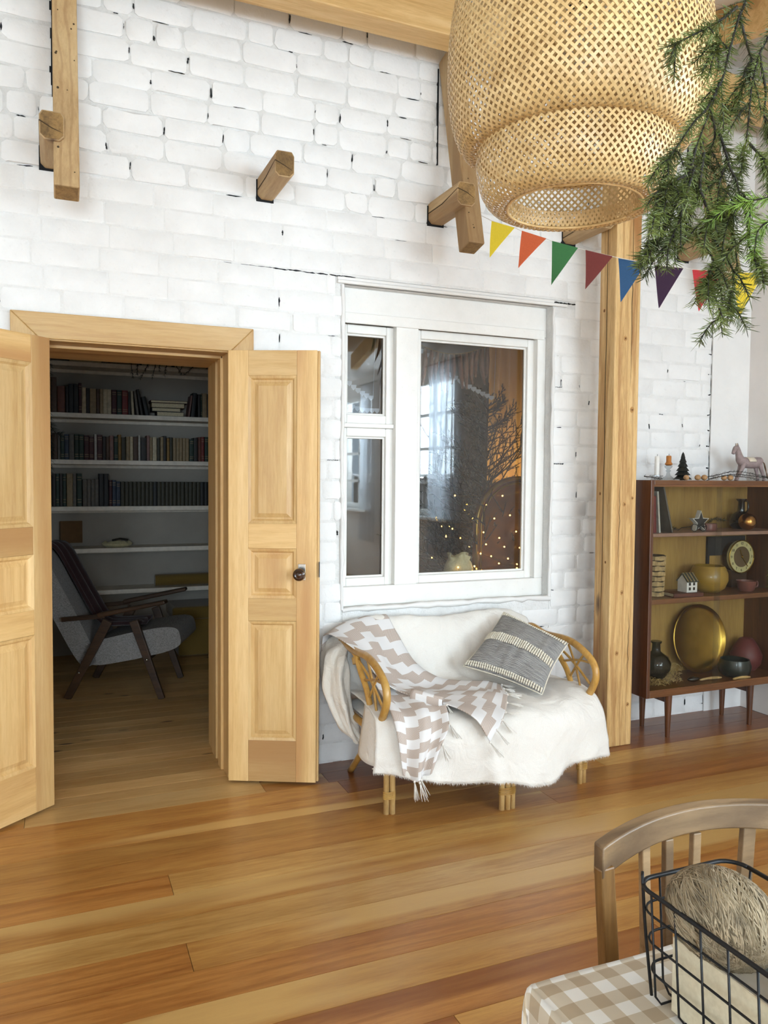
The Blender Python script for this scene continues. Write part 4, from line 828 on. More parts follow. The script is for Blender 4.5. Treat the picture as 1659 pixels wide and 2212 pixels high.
# topmost shelf
flat_book(0, bx_(215), bx_(520), 0.0005, 0.032, 'ochre', 'thick ochre book lying on the topmost library shelf'); flat_book(0, bx_(222), bx_(525), 0.034, 0.022, 'cream', 'pale book lying on the ochre book, topmost library shelf'); flat_book(0, bx_(200), bx_(530), 0.058, 0.03, 'dark', 'dark book topping the left pile under the door lintel')
solo('cardboard_box', MB().box(bx_(600), bx_(862), 2.73, 2.92, SH[0], SH[0] + 0.11), 'book_tan', 'small tan box on the topmost library shelf', 'box', bev=0.004)
flat_book(0, bx_(900), bx_(1200), 0.0005, 0.05, 'black', 'black book lying under the dark twigs, topmost shelf'); flat_book(0, bx_(1230), bx_(1560), 0.0005, 0.045, 'dark', 'blackish book lying at the right of the topmost shelf')
def fir_spray(name, label, twigs, nl, dens, mat, seed, width=0.0013, stem=0.003, cat='branch', mat_stem='bark', group=None, extra=0):
    rr = random.Random(seed); t = thing(name, label, cat, twigs[0][0], 0, group); s, nd = MB(), MB(); allp = []
    for tw in twigs:
        pts = cat_rom(tw, 6); n = len(pts); allp.append(pts); s.tube(pts, [stem * (1 - 0.75 * i / (n - 1)) for i in range(n)], 5)
        for _ in range(extra):
            i = rr.randint(n // 4, n - 2); d = (pts[i + 1] - pts[i]).normalized(); q = pts[i]; e = (d * 0.9 + Vector((rr.uniform(-1, 1), rr.uniform(-1, 1), rr.uniform(-0.9, 0.2)))).normalized(); L = rr.uniform(0.022, 0.058)
            p2 = [q, q + e * L * 0.5, q + e * L + Vector((0, 0, -0.012))]; pp = cat_rom(p2, 4); allp.append(pp); s.tube(pp, [stem * 0.4] * (len(pp) - 1) + [stem * 0.15], 4)
    for pts in allp:
        for i in range(len(pts) - 1):
            a, b = pts[i], pts[i + 1]; d = b - a; L = d.length
            if L < 1e-6: continue
            d.normalize()
            for _ in range(max(1, int(L * dens))):
                q = a + d * L * rr.random(); o_ = Vector((rr.uniform(-1, 1), rr.uniform(-1, 1), rr.uniform(-1, 1))); o_ -= d * o_.dot(d)
                if o_.length < 1e-3: continue
                n_ = (d * rr.uniform(0.5, 1.0) + o_.normalized()).normalized() * nl * rr.uniform(0.7, 1.2); sd = n_.cross(Vector((rr.uniform(-1, 1), rr.uniform(-1, 1), 0.3))).normalized() * width / 2
                nd.add([q - sd, q + sd, q + n_ * 0.75 + sd * 0.8, q + n_, q + n_ * 0.75 - sd * 0.8], [(0, 1, 2, 3, 4)])
    part('stem', s, mat_stem, t, 180); part('needles', nd, mat, t, kind='stuff'); return t
rr = random.Random(31); tw = []
for i in range(12):
    x = bx_(560) + 0.62 * i / 11; tw.append([(x + 0.02, 2.70, 2.30), (x + rr.uniform(-0.02, 0.02), 2.66, 2.27), (x + rr.uniform(-0.05, 0.05), 2.655, 2.17 + rr.uniform(-0.02, 0.05))])
fir_spray('dried_twigs', 'dry dark twigs hanging off the topmost library shelf', tw[3:] + [[(0.55, 2.7, 2.29), (0.85, 2.69, 2.31), (1.18, 2.7, 2.29)]], 0.02, 260, 'needle_dark', 4, 0.003, 0.004)
fir_spray('fir_sprig', 'dark fir sprig hanging at the left edge of the library doorway', [[(-0.04, 2.72, 2.262), (-0.05, 2.55, 2.0), (-0.045, 2.5, 1.8), (-0.03, 2.5, 1.62), (-0.04, 2.5, 1.42)], [(-0.045, 2.5, 1.8), (0.0, 2.48, 1.72), (0.04, 2.47, 1.70)]], 0.05, 900, 'needle_dark', 6, 0.002)
# things on the lower shelves
solo('picture_card', MB().box(0.03, 0.19, 2.90, 2.915, SH[4] + 0.03, SH[4] + 0.20), 'orange_card', 'brown picture board leaning on the wall above the armchair', 'picture', bev=0.002)
def fold(u, v): a = 2 * PI * u; r = 0.11 * (0.75 + 0.25 * math.sin(PI * v)); return (0.44 + r * math.cos(a) * (1 + 0.1 * math.sin(3 * a)), 2.80 + 0.6 * r * math.sin(a), SH[4] + 0.001 + 0.04 * v + 0.008 * math.sin(5 * a) * v)
fc = thing('folded_cloth', 'folded cream cloth with dark sprig on the library shelf', 'cloth', (0.44, 2.8, SH[4])); part('cloth', MB().grid(fold, 28, 6).lathe([(0.085, 0.034), (0.0, 0.05)], (0.44, 2.8, SH[4]), 20, 0, 1, 0.6), 'pouch_knit', fc, 180)
part('sprig', MB().tube([(0.40, 2.76, SH[4] + 0.055), (0.46, 2.77, SH[4] + 0.065), (0.52, 2.77, SH[4] + 0.055)], 0.008, 6), 'bark_dark', fc)
solo('fabric_roll', MB().tube([(0.72, 2.79, SH[5] + 0.0475), (1.26, 2.79, SH[5] + 0.0475)], 0.047, 18), 'box_mustard', 'rolled mustard cloth on the lowest library shelf', 'roll', smooth=40)
st = thing('storage_pouf', 'mustard storage box standing on the floor under the shelves', 'box', (1.05, 2.74, 0))
part('body', MB().box(0.87, 1.26, 2.55, 2.90, 0.012, 0.30), 'box_mustard', st, bev=0.012); part('lid', MB().box(0.82, 1.27, 2.52, 2.92, 0.30, 0.40), 'box_mustard', st, bev=0.02)
# ---- armchair (local frame: faces +x, y across)
ac = thing('lounge_armchair', 'grey upholstered armchair with dark wooden arms in the library', 'armchair', (0.43, 1.80, 0), math.atan2(-0.212, 0.553), None, True)
for sy in (-1, 1):
    y = 0.265 * sy; lm = 'walnut'
    part('leg', MB().bar((-0.300, y, 0.0), (-0.04, y, 0.50), 0.026, 0.045, (1, 0, 0), 0.028, 0.06), lm, ac, bev=0.004); part('leg', MB().bar((0.295, y, 0.0), (0.12, y, 0.50), 0.026, 0.040, (1, 0, 0), 0.03, 0.055), lm, ac, bev=0.004)
    part('armrest', MB().bar((-0.10, y, 0.535), (0.33, y + 0.02 * sy, 0.625), 0.055, 0.03, (0, 0, 1), 0.075, 0.024), lm, ac, bev=0.008); part('arm_rail', MB().bar((-0.33, y, 0.505), (-0.06, y, 0.530), 0.022, 0.028), lm, ac, bev=0.004)
    for xx, zz in ((-0.22, 0.17), (0.205, 0.255)): part('bolt', MB().ball((xx, y + 0.016 * sy, zz), 0.009, 10, 6), 'chrome', ac, 180)
def cush(L, Wd, T, crown):
    def fn(u, v):
        a = 2 * PI * u; ct_, st_ = math.cos(a), math.sin(a); x = math.copysign(abs(ct_) ** 0.35, ct_) * L / 2; z = math.copysign(abs(st_) ** 0.5, st_) * T / 2
        return Vector((x, (v - 0.5) * Wd, z * (1 + crown * (1 - (2 * x / L) ** 2))))
    m = MB().grid(fn, 32, 6); n = 33
    m.f += [tuple(range(32))[::-1], tuple(6 * n + i for i in range(32))]; m.uv += [[(0, 0)] * 32] * 2; m.mi += [0, 0]; return m
sm = cush(0.62, 0.46, 0.15, 0.15).xform(Matrix.Translation((0.10, 0, 0.33)) @ Matrix.Rotation(math.radians(-12), 4, 'Y')); part('seat', sm, 'upholstery_grey', ac, 60)
bm2 = cush(0.80, 0.46, 0.13, 0.1).xform(Matrix.Translation((-0.345, 0, 0.56)) @ Matrix.Rotation(math.radians(63), 4, 'Y')); part('backrest', bm2, 'upholstery_grey', ac, 60)
part('cross_rail', MB().bar((-0.20, -0.26, 0.22), (-0.20, 0.26, 0.22), 0.03, 0.04), 'walnut', ac, bev=0.004); part('cross_rail', MB().bar((0.2, -0.26, 0.26), (0.2, 0.26, 0.26), 0.03, 0.04), 'walnut', ac, bev=0.004)
def thr(u, v):
    path = [Vector((-0.60, 0, 0.86)), Vector((-0.545, 0, 0.945)), Vector((-0.46, 0, 0.94)), Vector((-0.36, 0, 0.78)), Vector((-0.25, 0, 0.60)), Vector((-0.14, 0, 0.46)), Vector((0.02, 0, 0.452)), Vector((0.14, 0, 0.46))]
    p = cr_eval(path, v); y = -0.10 + 0.28 * u + 0.04 * math.sin(v * 5); return p + Vector((0.012 * math.sin(u * 15 + v * 3), y, 0.010 * math.sin(u * 19)))
thw = solo('maroon_throw', MB().grid(thr, 18, 24), 'throw_maroon', 'dark maroon throw draped over the grey armchair', 'throw', smooth=180, solid=0.02, origin=(0, 0, 0))
thw.location = ac.location; thw.rotation_euler = ac.rotation_euler
# ================================================================= RATTAN SOFA
sofa = thing('rattan_loveseat', 'small rattan loveseat with curved arms under the inner window', 'sofa', (1.775, -0.42, 0))
def cane(name, pts, r, n=10, par=sofa, mat='rattan', seg=6): return part(name, MB().tube(cat_rom(pts, seg), r, n), mat, par, 180)
for X, A in ((1.25, ARM_L), (2.30, [(2.30, y, z) for _, y, z in ARM_L])):
    s = 1 if X > 1.8 else -1
    hoop = [(X, -0.08, 0.60), (X, -0.16, 0.645)] + [(X, y, z) for _, y, z in A[0:]]
    cane('arm_hoop', hoop, 0.017)
    cane('arm_upright', [(X, y, z) for _, y, z in [(0, -0.30, 0.625)] + ARM_L2], 0.0135)
    cane('rear_leg', [(X, -0.59, 0.36), (X + 0.02, -0.42, 0.22), (X + 0.05 if s < 0 else X - 0.05, -0.14, 0.0)], 0.015)
    for a, b in (((X, -0.36, 0.60), (X, -0.66, 0.46)), ((X, -0.48, 0.625), (X, -0.60, 0.40)), ((X, -0.44, 0.52), (X, -0.68, 0.56)), ((X, -0.50, 0.45), (X, -0.62, 0.60))): cane('lattice_cane', [a, (X + 0.004, (a[1] + b[1]) / 2, (a[2] + b[2]) / 2 + 0.01), b], 0.006, 6)
    part('binding', MB().tube([(X, -0.525, 0.415), (X, -0.54, 0.39)], 0.018, 10), 'rattan_pale', sofa, 180); part('binding', MB().tube([(X, -0.335, 0.60), (X, -0.35, 0.575)], 0.019, 10), 'rattan_pale', sofa, 180)
    cane('rear_post', [(X, -0.10, 0.60), (X, -0.10, 0.45), (X, -0.12, 0.335)], 0.014)
cane('back_rail', [(1.25, -0.08, 0.60), (1.40, -0.07, 0.655), (1.775, -0.06, 0.67), (2.15, -0.07, 0.655), (2.30, -0.08, 0.60)], 0.017)
cane('seat_rim', [(1.25, -0.12, 0.33), (1.25, -0.55, 0.33), (1.32, -0.68, 0.33), (1.775, -0.80, 0.33), (2.23, -0.68, 0.33), (2.30, -0.55, 0.33), (2.30, -0.12, 0.33)], 0.016)
for k in range(8): x = 1.34 + k * 0.125; cane('seat_slat', [(x, -0.10, 0.33), (x, -0.60, 0.335)], 0.009, 6, seg=2)
def front_leg(cx, cy, offs):
    g = part('front_leg', MB().tube([(cx + offs[0][0], cy + offs[0][1], 0), (cx + offs[0][0], cy + offs[0][1], 0.335)], 0.0125, 10), 'rattan_pale', sofa, 180)
    for ox, oy in offs[1:]: part('cane', MB().tube([(cx + ox, cy + oy, 0), (cx + ox, cy + oy, 0.335)], 0.0125, 10), 'rattan_pale', g, 180)
    w = MB(); mx = max(abs(o[0]) for o in offs) + 0.0145
    for k in range(6): w.tube([(cx + (mx) * math.cos(2 * PI * i / 16), cy + 0.016 * math.sin(2 * PI * i / 16) + (offs[0][1] + offs[-1][1]) / 2, 0.068 + k * 0.0055) for i in range(17)], 0.0026, 5)
    part('wrapping', w, 'rattan', g, 180)
front_leg(1.286, -0.650, ((-0.0125, 0.0), (0.0125, -0.006))); front_leg(1.776, -0.793, ((-0.026, 0), (0, -0.004), (0.026, 0))); front_leg(2.254, -0.668, ((-0.0125, -0.006), (0.0125, 0.0)))
part('seat_cushion', MB().grid(lambda u, v: (1.265 + 1.02 * u, -0.16 - (0.46 + 0.13 * (1 - (2 * u - 1) ** 2)) * v, 0.345 + 0.045 * math.sin(PI * min(1, max(0, v))) ** 0.4 * math.sin(PI * u) ** 0.3), 20, 12), 'linen_cream', sofa, 180, solid=0.02)
# cream throw over back and seat
rs = random.Random(3)
def yfront(u): return -0.665 - 0.165 * (1 - (2 * u - 1) ** 2)
def throw(u, v):
    w = 2 * u - 1; yf = yfront(u); xb = 1.775 + w * 0.535
    zt = 0.715 - 0.045 * max(0, (abs(w) - 0.62) / 0.38) ** 2 + 0.008 * math.sin(u * 9)
    hem = 0.155 + 0.05 * max(0, -w) ** 1.5 + 0.012 * math.sin(u * 17) - 0.03 * math.exp(-((w - 0.2) / 0.3) ** 2)
    spread = 1.0
    P = [Vector((xb, -0.035, 0.42)), Vector((xb, -0.04, zt - 0.06)), Vector((xb, -0.085, zt)), Vector((xb, -0.135, zt - 0.05)), Vector((xb, -0.19, 0.52)), Vector((xb, -0.255, 0.435)), Vector((xb, -0.40, 0.425)), Vector((xb + w * 0.01, yf + 0.13, 0.425)), Vector((xb + w * 0.02, yf + 0.02, 0.405)), Vector((xb + w * 0.035, yf - 0.028, 0.345)), Vector((xb + w * 0.045, yf - 0.038, 0.25)), Vector((xb + w * 0.05, yf - 0.04, hem))]
    p = cr_eval(P, v)
    n = noise.noise(Vector((u * 4.2, v * 3.0, 1.7))); n2 = noise.noise(Vector((u * 11 + v * 3, v * 6, 4.1)))
    back = max(0, 1 - abs(v - 0.38) / 0.22); fr = max(0, (v - 0.74) / 0.26)
    n3 = noise.noise(Vector((u * 7 + v * 9, u * 3 - v * 8, 6.3))); n4 = noise.noise(Vector((u * 16 - v * 11, v * 10, 2.3)))
    p.z += (0.012 * n + 0.008 * n2 + 0.007 * (1 - 2 * abs(n3)) + 0.004 * (1 - 2 * abs(n4))) * (1 - fr)
    p.y -= fr * 0.012 * (1 - 2 * abs(n3))
    p.y -= back * 0.028 * abs(noise.noise(Vector((u * 9 - v * 2.5, v * 1.2, 9)))) * 1.5 + fr * (0.024 * math.sin(u * 15 + 1.5 * n) * fr + 0.014 * n2 + 0.02 * math.exp(-((u - 0.36 - 0.18 * (v - 0.7)) / 0.025) ** 2))
    # rounded corner folds at the front
    return p
th = thing('cream_throw', 'cream linen throw with ragged hem covering the rattan loveseat', 'throw', (1.775, -0.42, 0.14))
part('cloth', MB().grid(throw, 110, 90), 'linen_cream', th, 180, solid=0.004)
fr = MB()
for i in range(1300):
    u = rs.random(); p = throw(u, 1.0) + Vector((0, 0, 0.001)); L = rs.uniform(0.003, 0.008) + (rs.random() ** 4) * 0.011; dx = rs.uniform(-0.006, 0.006); a = Vector((0.0006, 0, 0))
    fr.add([p - a, p + a, p + Vector((dx, rs.uniform(-0.006, 0.003), -L))], [(0, 1, 2), (2, 1, 0)])
part('frayed_hem', fr, 'fringe_white', th, kind='stuff')
# cloth bunched behind the left arm
def bunch(u, v):
    a = 2 * PI * u; c = cr_eval([Vector((1.28, -0.13, 0.66)), Vector((1.215, -0.17, 0.60)), Vector((1.19, -0.22, 0.50)), Vector((1.185, -0.27, 0.40)), Vector((1.205, -0.34, 0.30)), Vector((1.24, -0.38, 0.245))], v)
    r = 0.045 + 0.035 * math.sin(PI * min(1, v * 1.05)) ; r *= 1 + 0.24 * math.sin(5 * a + 7 * v + 2 * math.sin(6 * v)) + 0.10 * math.sin(11 * a - 9 * v) + 0.3 * noise.noise(Vector((math.cos(a) * 1.6, math.sin(a) * 1.6, v * 5)))
    return c + Vector((0.6 * r * math.cos(a), 1.25 * r * math.sin(a), 0.25 * r * math.sin(a)))
part('bunched_end', MB().grid(bunch, 40, 34), 'linen_bunch', th, 180, solid=0.003)
def sidefall(u, v):   # the throw hanging below the left arm
    p = throw(0.0, 0.62 + 0.38 * u); q = Vector((1.235 - 0.03 * v, p.y + 0.02, p.z * (1 - v) + 0.215 * v)); q.x -= 0.012 * math.sin(u * 9) * v; return q
part('side_fall', MB().grid(sidefall, 20, 10), 'linen_cream', th, 180, solid=0.003)
# cushion
cu = thing('striped_cushion', 'grey striped cushion with cream tufted bands on the sofa', 'cushion', (2.05, -0.45, 0.43))
cA, cB, cC, cD = Vector((2.115, -0.190, 0.732)), Vector((2.255, -0.545, 0.630)), Vector((2.015, -0.690, 0.445)), Vector((1.792, -0.360, 0.520))
nrm = (cB - cA).cross(cD - cA).normalized(); nrm = nrm if nrm.y < 0 else -nrm
def pil(u, v, s):
    p = cA * (1 - u) * (1 - v) + cB * u * (1 - v) + cC * u * v + cD * (1 - u) * v
    e = (max(0, 4 * u * (1 - u)) ** 0.55) * (max(0, 4 * v * (1 - v)) ** 0.55)
    pinch = 1 - 0.05 * (abs(2 * u - 1) ** 2) * (1 - abs(2 * v - 1)) * 2
    c = (cA + cB + cC + cD) / 4; p = c + (p - c) * (1 - 0.07 * (math.sin(PI * u) if abs(2 * v - 1) > abs(2 * u - 1) else math.sin(PI * v)) * max(abs(2 * u - 1), abs(2 * v - 1)) ** 3)
    wr = 0.010 * noise.noise(Vector((u * 5, v * 5, 2.2))) + 0.006 * noise.noise(Vector((u * 12, v * 3, 7)))
    return p + nrm * s * (0.065 * e + wr * e * (1 if s > 0 else 0))
cm = MB().grid(lambda u, v: pil(u, v, 1), 40, 40).grid(lambda u, v: pil(u, v, -1), 24, 24)
part('cover', cm, 'cushion_stripe', cu, 180)
for v0, rows_, nm in ((0.035, 2, 'tufted_band'), (0.50, 4, 'tufted_band'), (0.955, 2, 'tufted_band')):
    bm3 = MB()
    for r in range(rows_):
        for i in range(34):
            u = 0.02 + 0.96 * i / 33; v = min(0.995, max(0.005, v0 + (r - (rows_ - 1) / 2) * 0.030)); p = pil(u, v, 1); q = pil(u, min(0.999, v + 0.012), 1) - pil(u, max(0.001, v - 0.012), 1); q = q.normalized() * 0.0058
            w_ = (cB - cA).normalized() * 0.0050; pts = []
            bm3.tube([p - q * 1.25 + nrm * 0.001, p - q * 0.6 + nrm * 0.004, p + q * 0.6 + nrm * 0.004, p + q * 1.25 + nrm * 0.001], [0.002, 0.0048, 0.0048, 0.002], 6)
    part(nm, bm3, 'band_cream', cu, 180)
edge = [pil(t, 0.0, 1) for t in [i / 16 for i in range(17)]] + [pil(1, i / 16, 1) for i in range(1, 17)] + [pil(1 - i / 16, 1, 1) for i in range(1, 17)] + [pil(0, 1 - i / 16, 1) for i in range(1, 17)]
part('piping', MB().tube(edge, 0.003, 6), 'band_cream', cu, 180)
# blanket
bl = thing('zigzag_blanket', 'beige and white zigzag blanket with tassels over the left sofa arm', 'blanket', (1.45, -0.45, 0.2))
shA = sheet([[(1.17, -0.08, 0.56), (1.24, -0.03, 0.60), (1.34, -0.025, 0.63), (1.47, -0.025, 0.66)],
             [(1.165, -0.13, 0.665), (1.26, -0.09, 0.705), (1.37, -0.08, 0.73), (1.50, -0.08, 0.735)],
             [(1.20, -0.25, 0.665), (1.31, -0.23, 0.655), (1.41, -0.20, 0.66), (1.525, -0.16, 0.655)],
             [(1.262, -0.40, 0.610), (1.35, -0.36, 0.555), (1.45, -0.33, 0.545), (1.575, -0.25, 0.53)],
             [(1.30, -0.52, 0.53), (1.42, -0.47, 0.478), (1.54, -0.42, 0.465), (1.66, -0.31, 0.465)],
             [(1.39, -0.60, 0.475), (1.51, -0.55, 0.462), (1.64, -0.49, 0.455), (1.76, -0.38, 0.452)],
             [(1.50, -0.72, 0.456), (1.62, -0.64, 0.458), (1.74, -0.55, 0.452), (1.86, -0.43, 0.448)],
             [(1.575, -0.845, 0.425), (1.69, -0.73, 0.452), (1.80, -0.61, 0.452), (1.90, -0.46, 0.446)],
             [(1.625, -0.895, 0.335), (1.735, -0.83, 0.425), (1.84, -0.67, 0.450), (1.925, -0.49, 0.446)]])
def blA(u, v):
    p = shA(u, v); rg = 0.5 + 0.5 * math.sin(u * 12 + 2.6 * math.sin(v * 3.4) + 0.7); p.z += 0.022 * rg * (0.6 + 0.5 * noise.noise(Vector((u * 3, v * 4, 1)))) * min(1, v * 3) + 0.006 * noise.noise(Vector((u * 6, v * 8, 3))); p.y -= 0.008 * rg; return p
part('cloth', MB().grid(blA, 60, 80, 1.0, 1.9), 'blanket_zigzag', bl, 180, solid=0.004)
shB = sheet([[(1.27, -0.43, 0.56), (1.33, -0.47, 0.505), (1.40, -0.50, 0.475), (1.48, -0.54, 0.465)],
             [(1.275, -0.56, 0.495), (1.34, -0.60, 0.468), (1.43, -0.64, 0.468), (1.52, -0.66, 0.462)],
             [(1.27, -0.70, 0.435), (1.34, -0.735, 0.435), (1.42, -0.75, 0.448), (1.50, -0.745, 0.452)],
             [(1.268, -0.765, 0.36), (1.325, -0.80, 0.35), (1.40, -0.815, 0.37), (1.47, -0.82, 0.40)],
             [(1.275, -0.778, 0.28), (1.32, -0.81, 0.27), (1.375, -0.83, 0.29), (1.43, -0.83, 0.33)],
             [(1.285, -0.782, 0.215), (1.32, -0.812, 0.195), (1.355, -0.835, 0.205), (1.39, -0.835, 0.235)]])
def blB(u, v):
    p = shB(u, v); rg = math.sin(u * 13 + 2 * v) ; p.y -= 0.016 * rg * (0.4 + v * 0.6); p.z += 0.010 * rg * (1 - v) + 0.004 * noise.noise(Vector((u * 6, v * 8, 8))); return p
part('hanging_end', MB().grid(blB, 44, 50, 0.9, 1.2), 'blanket_zigzag', bl, 180, solid=0.004)
def loop_roll(u, v):
    a = 2 * PI * u * 0.8 + 0.4; c = Vector((1.40, -0.62, 0.485)).lerp(Vector((1.50, -0.72, 0.470)), v); r = 0.028 - 0.006 * v; return c + Vector((0.5 * r * math.cos(a), 0.5 * r * math.cos(a), r * math.sin(a)))
part('rolled_fold', MB().grid(loop_roll, 22, 8, 0.5, 0.3), 'blanket_zigzag', bl, 180, solid=0.004)
tz = MB()
def tassel(p, d, L):
    d = Vector(d).normalized(); tz.ball(p, 0.0055, 6, 5)
    for k in range(9):
        o = Vector((rs.uniform(-1, 1), rs.uniform(-1, 1), rs.uniform(-0.4, 0.4))) * 0.012; m = p + d * L * 0.5 + o * 0.6; e = p + d * L + o * 1.2
        tz.tube([p, m, e], [0.0016, 0.0015, 0.0009], 4)
for i in range(9):
    u = i / 8; p = blA(u, 1.0); tassel(p, (0.6, -0.35, -0.12 if u > 0.25 else -0.75), 0.055 if u > 0.25 else 0.075)
for i in range(6):
    u = 0.35 + 0.13 * i; p = blB(min(u, 1), 1.0) if i < 3 else blB(1.0, 1.0 - (i - 2) * 0.22); tassel(p + Vector((0, -0.008, 0)), (0.15 + 0.1 * i, -0.05, -1), 0.075)
part('tassels', tz, 'fringe_white', bl, 180, kind='stuff')

# ================================================================= GLASS CABINET
cx0, cx1, cy0, cy1, cz0, cz1 = 2.900, 3.945, -0.360, -0.040, 0.245, 1.414
cab = thing('display_cabinet', 'dark teak display cabinet with sliding glass doors beside the post', 'cabinet', (3.42, -0.2, 0))
def cb(name, mb, mat, bev=0.003, par=cab): return part(name, mb, mat, par, bev=bev)
cb('side_panel', MB().box(cx0, cx0 + 0.022, cy0, cy1, cz0, cz1), 'teak_v'); cb('side_panel', MB().box(cx1 - 0.022, cx1, cy0, cy1, cz0, cz1), 'teak_v')
cb('top_panel', MB().box(cx0 + 0.022, cx1 - 0.022, cy0, cy1, cz1 - 0.026, cz1), 'teak_h'); cb('bottom_panel', MB().box(cx0 + 0.022, cx1 - 0.022, cy0, cy1, cz0, cz0 + 0.035), 'teak_h')
cb('back_panel', MB().box(cx0 + 0.022, cx1 - 0.022, cy1 - 0.006, cy1, cz0 + 0.035, cz1 - 0.026), 'veneer_back', 0)
cb('shelf', MB().box(cx0 + 0.022, cx1 - 0.022, cy0 + 0.03, cy1 - 0.006, 1.108, 1.128), 'shelf_pink'); cb('shelf', MB().box(cx0 + 0.022, cx1 - 0.022, cy0 + 0.022, cy1 - 0.006, 0.745, 0.772), 'teak_h')
cb('glass_track', MB().box(cx0 + 0.022, cx1 - 0.022, cy0 + 0.004, cy0 + 0.020, cz0 + 0.035, cz0 + 0.040).box(cx0 + 0.022, cx1 - 0.022, cy0 + 0.004, cy0 + 0.020, cz1 - 0.034, cz1 - 0.026), 'teak_h', 0)
cb('glass_door', MB().box(cx0 + 0.024, 3.405, cy0 + 0.006, cy0 + 0.009, cz0 + 0.041, cz1 - 0.035), 'glass_cabinet', 0); cb('glass_door', MB().box(3.372, cx1 - 0.024, cy0 + 0.013, cy0 + 0.016, cz0 + 0.041, cz1 - 0.035), 'glass_cabinet', 0)
for i, x in enumerate((3.10, 3.705)):
    for y in (-0.305, -0.100):
        part('leg', MB().tube([(x, y, 0), (x, y, cz0 - 0.0)], [0.0125, 0.022], 14), 'teak_v', cab, 40)
    cb('leg_rail', MB().box(x - 0.012, x + 0.012, -0.29, -0.11, cz0 - 0.055, cz0 - 0.025), 'teak_v')
T = cz1 + 0.0005
# candles
c1 = thing('white_candle', 'white candle in a low glass holder on the cabinet', 'candle', (3.075, -0.20, T))
part('holder', MB().lathe([(0.032, 0), (0.030, 0.012), (0.026, 0.016), (0.036, 0.020), (0.036, 0.026), (0.012, 0.028)], (3.075, -0.20, T), 20), 'glass_clear', c1, 40); part('wax', MB().lathe([(0.0135, 0.028), (0.0130, 0.128), (0.010, 0.132), (0, 0.131)], (3.078, -0.20, T), 14), 'wax_white', c1, 40); part('wick', MB().tube([(3.078, -0.2, T + 0.131), (3.079, -0.2, T + 0.143)], 0.0012, 4), 'birch_dark', c1)
c2 = thing('orange_candle', 'short amber candle on a crystal stand, second from the post', 'candle', (3.158, -0.20, T))
part('stand', MB().lathe([(0.036, 0), (0.030, 0.010), (0.012, 0.026), (0.008, 0.044), (0.015, 0.052), (0.008, 0.060), (0.020, 0.070), (0.022, 0.080), (0.010, 0.082)], (3.158, -0.2, T), 20), 'glass_clear', c2, 40); part('wax', MB().lathe([(0.014, 0.082), (0.022, 0.088), (0.017, 0.096), (0.014, 0.102), (0.014, 0.132), (0.011, 0.136), (0, 0.134)], (3.160, -0.2, T), 10), 'wax_orange', c2, 40); part('wick', MB().tube([(3.16, -0.2, T + 0.134), (3.162, -0.2, T + 0.146)], 0.0012, 4), 'birch_dark', c2)
tp = []; zz = 0.0
for k in range(6):
    r = 0.052 - 0.0078 * k; tp += [(r, zz + 0.004), (r * 0.55, zz + 0.027)]; zz += 0.024
solo('table_tree', MB().lathe([(0.016, 0.0), (0.016, 0.004)] + tp + [(0.001, 0.158)], (3.262, -0.2, T), 12), 'tree_black', 'small black layered tree figure on the cabinet', 'figurine', smooth=20)
for i, (x, r) in enumerate(((3.208, 0.016), (3.290, 0.017), (3.338, 0.017), (3.483, 0.016), (3.530, 0.017))):
    solo('walnut', MB().ball((x, -0.285, T + r * 0.92), r, 14, 9, 1.0, 1.0, 0.92), 'egg', ['walnut right in front of the black tree figure', 'second walnut from the post on the cabinet', 'third walnut from the post on the cabinet', 'fourth walnut from the post on the cabinet', 'rightmost walnut on the cabinet top'][i], 'walnut', 'walnuts along the cabinet edge', smooth=180)
# toy horse
hx, hy, hz = 3.765, -0.20, T
ho = thing('toy_horse', 'mauve felt toy horse standing on the cabinet', 'toy', (hx, hy, hz))
def tubex(pts, rad, n=10): return MB().tube(cat_rom(pts, 4), [rad[0] + 0 for _ in range(0)] or [r for r in [cr_eval([Vector((q, 0, 0)) for q in rad], i / ((len(pts) - 1) * 4)).x for i in range((len(pts) - 1) * 4 + 1)]], n)
H = lambda x, z, y=0: (hx + x, hy + y, hz + z)
b_ = tubex([H(0.085, 0.100), H(0.075, 0.112), H(0.04, 0.105), H(0.0, 0.100), H(-0.045, 0.108), H(-0.070, 0.120), H(-0.085, 0.150), H(-0.095, 0.178), H(-0.103, 0.190), H(-0.115, 0.188)], [0.012, 0.028, 0.031, 0.029, 0.031, 0.027, 0.019, 0.016, 0.015, 0.010])
nb = len(b_.v)
hd = tubex([H(-0.098, 0.198), H(-0.108, 0.190), H(-0.122, 0.172), H(-0.130, 0.155)], [0.008, 0.015, 0.012, 0.009]); b_.add(hd.v, hd.f)
for xx, zt, fx, yy in ((-0.055, 0.10, -0.105, -0.014), (-0.05, 0.10, -0.085, 0.014), (0.065, 0.10, 0.105, -0.014), (0.06, 0.10, 0.085, 0.014)):
    lg = tubex([H(xx, zt, yy), H((xx + fx) / 2, zt * 0.55, yy), H(fx, 0.012, yy), H(fx - 0.004, 0.0, yy)], [0.016, 0.010, 0.008, 0.010]); b_.add(lg.v, lg.f)
for yy in (-0.008, 0.008): b_.tube([H(-0.100, 0.200, yy), H(-0.104, 0.218, yy)], [0.006, 0.001], 6)
part('body', b_, 'horse_mauve', ho, 180)
mn = MB()
for i in range(14): t = i / 13; mn.ball(H(-0.100 + 0.045 * t, 0.208 - 0.075 * t), 0.010, 6, 5, 0.9, 0.7)
part('mane', mn, 'horse_cream', ho, 180)
